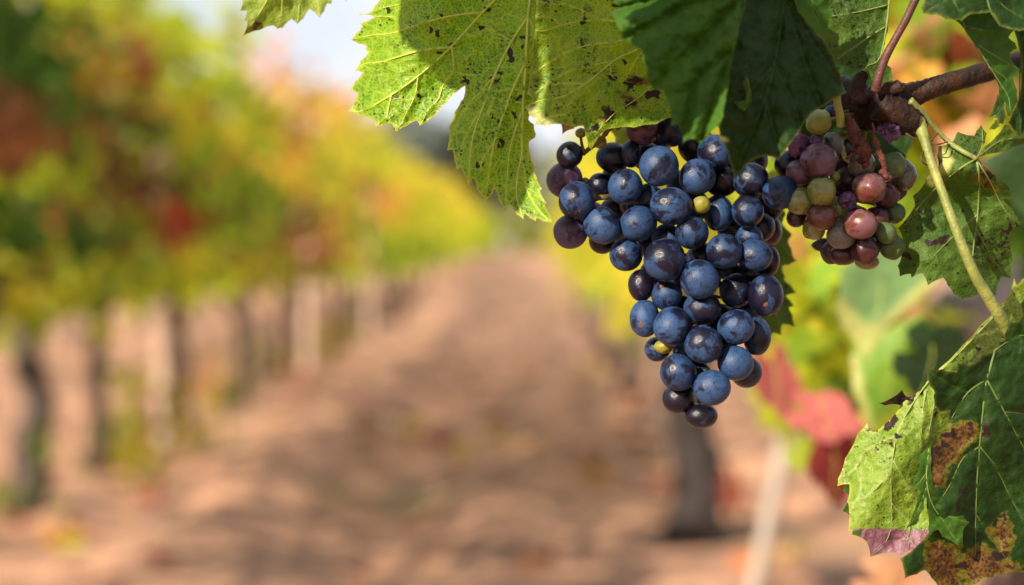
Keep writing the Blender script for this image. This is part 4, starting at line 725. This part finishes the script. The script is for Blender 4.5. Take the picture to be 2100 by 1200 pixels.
M_GRL = leaf_mat('blurred_green_leaf', (0.10, 0.22, 0.018), (0.15, 0.27, 0.02), (0.25, 0.33, 0.06), 0.45, (1, 1, .3), 0.1, 0.1, edge_amt=0.2, ret=0.1, seed=10.0)
def lobed(cx, cy, r, rot, seed, sq=1.0):
    q = random.Random(seed); out = []; n = 44
    for k in range(n):
        a = 2*math.pi*k/n; lob = 0.62+0.26*abs(math.cos(2.5*a))**0.7+0.10*math.cos(a)+(0.06 if k % 2 else -0.03)+q.uniform(-.03, .03)
        if k in (n//2-1, n//2, n//2+1): lob *= 0.55
        x, y = r*lob*math.cos(a), r*lob*math.sin(a)*sq; out.append((cx+x*math.cos(rot)-y*math.sin(rot), cy+x*math.sin(rot)+y*math.cos(rot)))
    return out
mid_leaf('pale blue green blurred leaf with a cream dying edge, under the pale bunch', [(1720,560),(1735,535),(1770,530),(1800,505),(1850,512),(1910,515),(1930,545),(1922,580),(1890,605),(1880,625),(1850,645),(1820,668),(1800,705),(1780,735),(1762,720),(1745,690),(1725,668),(1712,635),(1722,600)], 1.16, M_GBL, (0.01, 0), 1, pale=[[(1700,610),(1735,610),(1765,650),(1790,665),(1840,620),(1900,565),(1940,560),(1920,620),(1840,690),(1785,745),(1740,720)]])
mid_leaf('bright green blurred leaf with a cream left edge, left of the pale underside leaf', [(1745,735),(1752,700),(1790,690),(1830,668),(1890,640),(1940,675),(1930,720),(1900,760),(1872,795),(1850,835),(1818,858),(1800,885),(1775,878),(1768,845),(1748,800)], 1.22, M_GRL, (0.0, 0), 3, pale=[[(1735,720),(1765,725),(1775,800),(1800,890),(1765,890),(1740,800)]])
mid_leaf('dark green blurred leaf beside the fold of the pale underside leaf', lobed(1905,735,95,0.5,2), 1.10, M_DG, (0.02, 0), 4)
mid_leaf('salmon red blurred leaf directly right of the bunch tip', lobed(1590,770,96,1.3,3,0.55), 1.35, M_PKR, (0.02, 0.0), 5)
mid_leaf('salmon pink blurred leaf above the dark red one', lobed(1680,850,96,0.3,4,0.62), 1.3, M_PKR, (-0.01, -0.03), 6)
mid_leaf('dark red blurred leaf hanging left of the pale underside leaf', lobed(1712,930,108,1.5,5,0.6), 1.3, M_RD, (0.02, 0), 7)
mid_leaf('deep crimson blurred leaf behind the two salmon leaves', lobed(1680,820,140,0.7,6,0.6), 1.55, M_RDD, (0.02, 0), 8)
mid_leaf('yellow green blurred leaf between the two bunches', lobed(1675,640,110,1.2,7,0.85), 1.5, M_YL, (0.0, 0), 9)
mid_leaf('small yellow blurred leaf beside the grey stake', lobed(1640,930,42,0.6,8), 1.6, M_YL, (0, 0), 10)
mid_leaf('orange blurred leaf below the purple torn edge', lobed(1820,1200,95,0.4,9,0.8), 1.3, flat_mat('blurred_orange', (0.55, 0.27, 0.14)), (0, 0), 11)
mid_leaf('dark shaded blurred leaf behind the right edge speckled leaf', [(2010,330),(2100,280),(2200,300),(2200,470),(2120,460),(2085,430)], 0.95, M_DG, (0, 0), 12)
mid_leaf('red brown blurred leaf hanging low beside the dark trunk', lobed(1500,1000,60,1.5,10,0.5), 3.6, M_RDD, (0, 0), 13)
mid_leaf('yellow blurred leaf directly under the pale bunch', lobed(1660,560,80,0.8,11,0.8), 1.6, flat_mat('blurred_yellow', (0.55, 0.5, 0.04), 0.5), (0, 0), 14)
mid_leaf('orange tinted blurred leaf touching the serrated leaf behind the bunch', lobed(1625,500,48,2.0,12,0.8), 1.3, flat_mat('blurred_orange_tan', (0.5, 0.26, 0.07), 0.5), (0, 0), 15)
mid_leaf('pale green blurred leaf hanging below the green blurred one', lobed(1740,760,70,1.8,13,0.8), 1.6, M_YL, (0, 0), 16)

px_cloud([(1600,520,1760,740,'yg',26),(1640,560,1900,860,'yg',26),(1650,540,1900,860,'g',26),(1620,520,1780,700,'y',12),(1760,640,1900,860,'y',8),(1700,560,1900,800,'dg',8),(1820,560,1900,680,'pk',3)], 0, 1.5, 0.042, None, 'crown', vineR, 0.12)
# fallen leaves and weeds on the soil
def fallen(x, y, s, c, rr, lab):
    m = len(SHAPE); a = rr.uniform(0, 6.28); V = []
    for u, v in SHAPE: V.append((x+s*(u*math.cos(a)-v*math.sin(a)), y+s*(u*math.sin(a)+v*math.cos(a)), 0.03+s*(0.9*u*u+0.8*v*v*rr.uniform(0.5, 1.6))+rr.uniform(0, .015)))
    V.append((x, y, 0.045)); F = [(i, (i+1) % m, m) for i in range(m)]
    tag(mesh_obj('fallen_leaf', V, F, LEAFT, None, True, [tuple(c)+(1,)]*(m+1)), lab, 'leaf', 'fallen leaves on the soil')
rr = random.Random(3)
def gnd(px, py):
    d = ray(px, py); return CAM_POS+d*(-CAM_POS.z/d.z)
for px, py, s, c, lab in [(1240,1010,0.16,'o','bright orange fallen leaf on the soil left of the dark trunk'),(125,1150,0.15,'o','orange fallen leaf on the soil in the lower left corner'),(850,1110,0.15,'pk','salmon fallen leaf on the bare soil at the bottom centre'),(905,935,0.18,'r','dark red fallen leaf in the middle of the path'),(830,910,0.16,'o','small orange fallen leaf beside the dark red one on the path'),(1280,850,0.2,'pk','pink fallen leaf left of the tip of the dark bunch')]:
    p = gnd(px, py); fallen(p.x, p.y, s, PAL[c], rr, lab)
for k in range(190):
    y = rr.uniform(5.2, 16); x = rr.uniform(-2.6, 0.8); c = PAL[rr.choice(['o', 'pk', 'br', 'br', 'y', 'dr', 'r'])]
    fallen(x, y, rr.uniform(0.06, 0.13), [q*rr.uniform(0.6, 1.1) for q in c], rr, 'dry fallen vine leaf lying on the soil between the rows')
for k in range(26):
    side = True; y = rr.uniform(6, 18); x = (XL+rr.uniform(-.25, .35)) if side else rr.uniform(0.2, 0.7); n = 26
    q = np.random.default_rng(k); h = rr.uniform(0.12, 0.42); t = q.uniform(0, 1, n)
    pts = np.stack([x+q.normal(0, .06, n), y+q.normal(0, .08, n), 0.03+t*h], 1); c = np.array(PAL[rr.choice(['yg', 'y', 'o', 'g'])])*0.6
    o = empty('weed', (x, y, 0), 'low green weed growing at the foot of the vine rows', 'weed', 'weeds under the vines'); leaf_cloud('foliage', pts, np.full(n, 0.06)*q.uniform(.6, 1.2, n), c*q.uniform(.7, 1.2, (n, 1)), LEAFT, o, q)

# far trees behind the rows; distance haze is mixed into the greyer crown colours
def tree(px, top, Y, wpx, label, c, seed, n=900):
    q = np.random.default_rng(seed); b = W(px, 510, Y); h = 1+(510-top)/FPX*Y; r = wpx*0.5/FPX*Y
    root = empty('tree', (b.x, Y, 0), label, 'tree', 'far trees beyond the vineyard')
    trunk_mesh(root, b.x, Y, h*0.5, max(0.12, h*0.025), seed)
    k = 7; cen = np.stack([b.x+q.normal(0, r*0.45, k), Y+q.normal(0, r*0.4, k), h*q.uniform(0.12, 0.85, k)], 1); cr = r*q.uniform(0.4, 0.7, k)
    w_ = q.integers(0, k, n); d = q.normal(0, 1, (n, 3)); d /= np.linalg.norm(d, axis=1)[:, None]; d *= q.uniform(0.5, 1, (n, 1))**0.5
    p = cen[w_]+d*np.stack([cr[w_], cr[w_], np.minimum(cr[w_], h*0.3)], 1); p[:, 2] = np.clip(p[:, 2], 0.4, h)
    leaf_cloud('crown', p, np.full(n, r*0.22)*q.uniform(.6, 1.3, n), np.array(c)*q.uniform(.6, 1.35, (n, 1)), TREET, root, q)
for k, (px, top, Y, wpx, lab, c) in enumerate([(675,95,62,130,'tall grey green tree rising above the left row near the lone leaf',(0.17,0.18,0.08)),(560,175,75,150,'pale olive tree behind the left row below the lone leaf',(0.2,0.21,0.11)),(870,215,120,240,'haze-tinted blue grey tree beyond the row, below the big hanging leaf',(0.12,0.15,0.13)),(770,215,140,150,'hazy grey tree between the tall tree and the blue grey one',(0.2,0.22,0.19)),(960,215,120,220,'dull olive tree behind the tip of the big hanging leaf',(0.17,0.19,0.12)),(1060,235,150,230,'hazy green tree above the end of the path',(0.19,0.21,0.14)),(1150,275,150,200,'grey green tree behind the left edge of the dark bunch',(0.18,0.20,0.12)),(1250,330,160,190,'olive tree hidden mostly behind the dark bunch',(0.16,0.18,0.09)),(480,225,110,200,'hazy tree seen low between two vine tops',(0.18,0.2,0.14)),(1420,360,160,220,'tree behind the middle of the dark bunch',(0.15,0.17,0.08)),(1090,420,110,110,'low yellow green bush closing the far end of the path',(0.24,0.26,0.06)),(1000,330,170,170,'low hazy tree behind the last vines of the left row',(0.2,0.22,0.16))]):
    tree(px, top, Y, wpx, lab, c, 500+k)
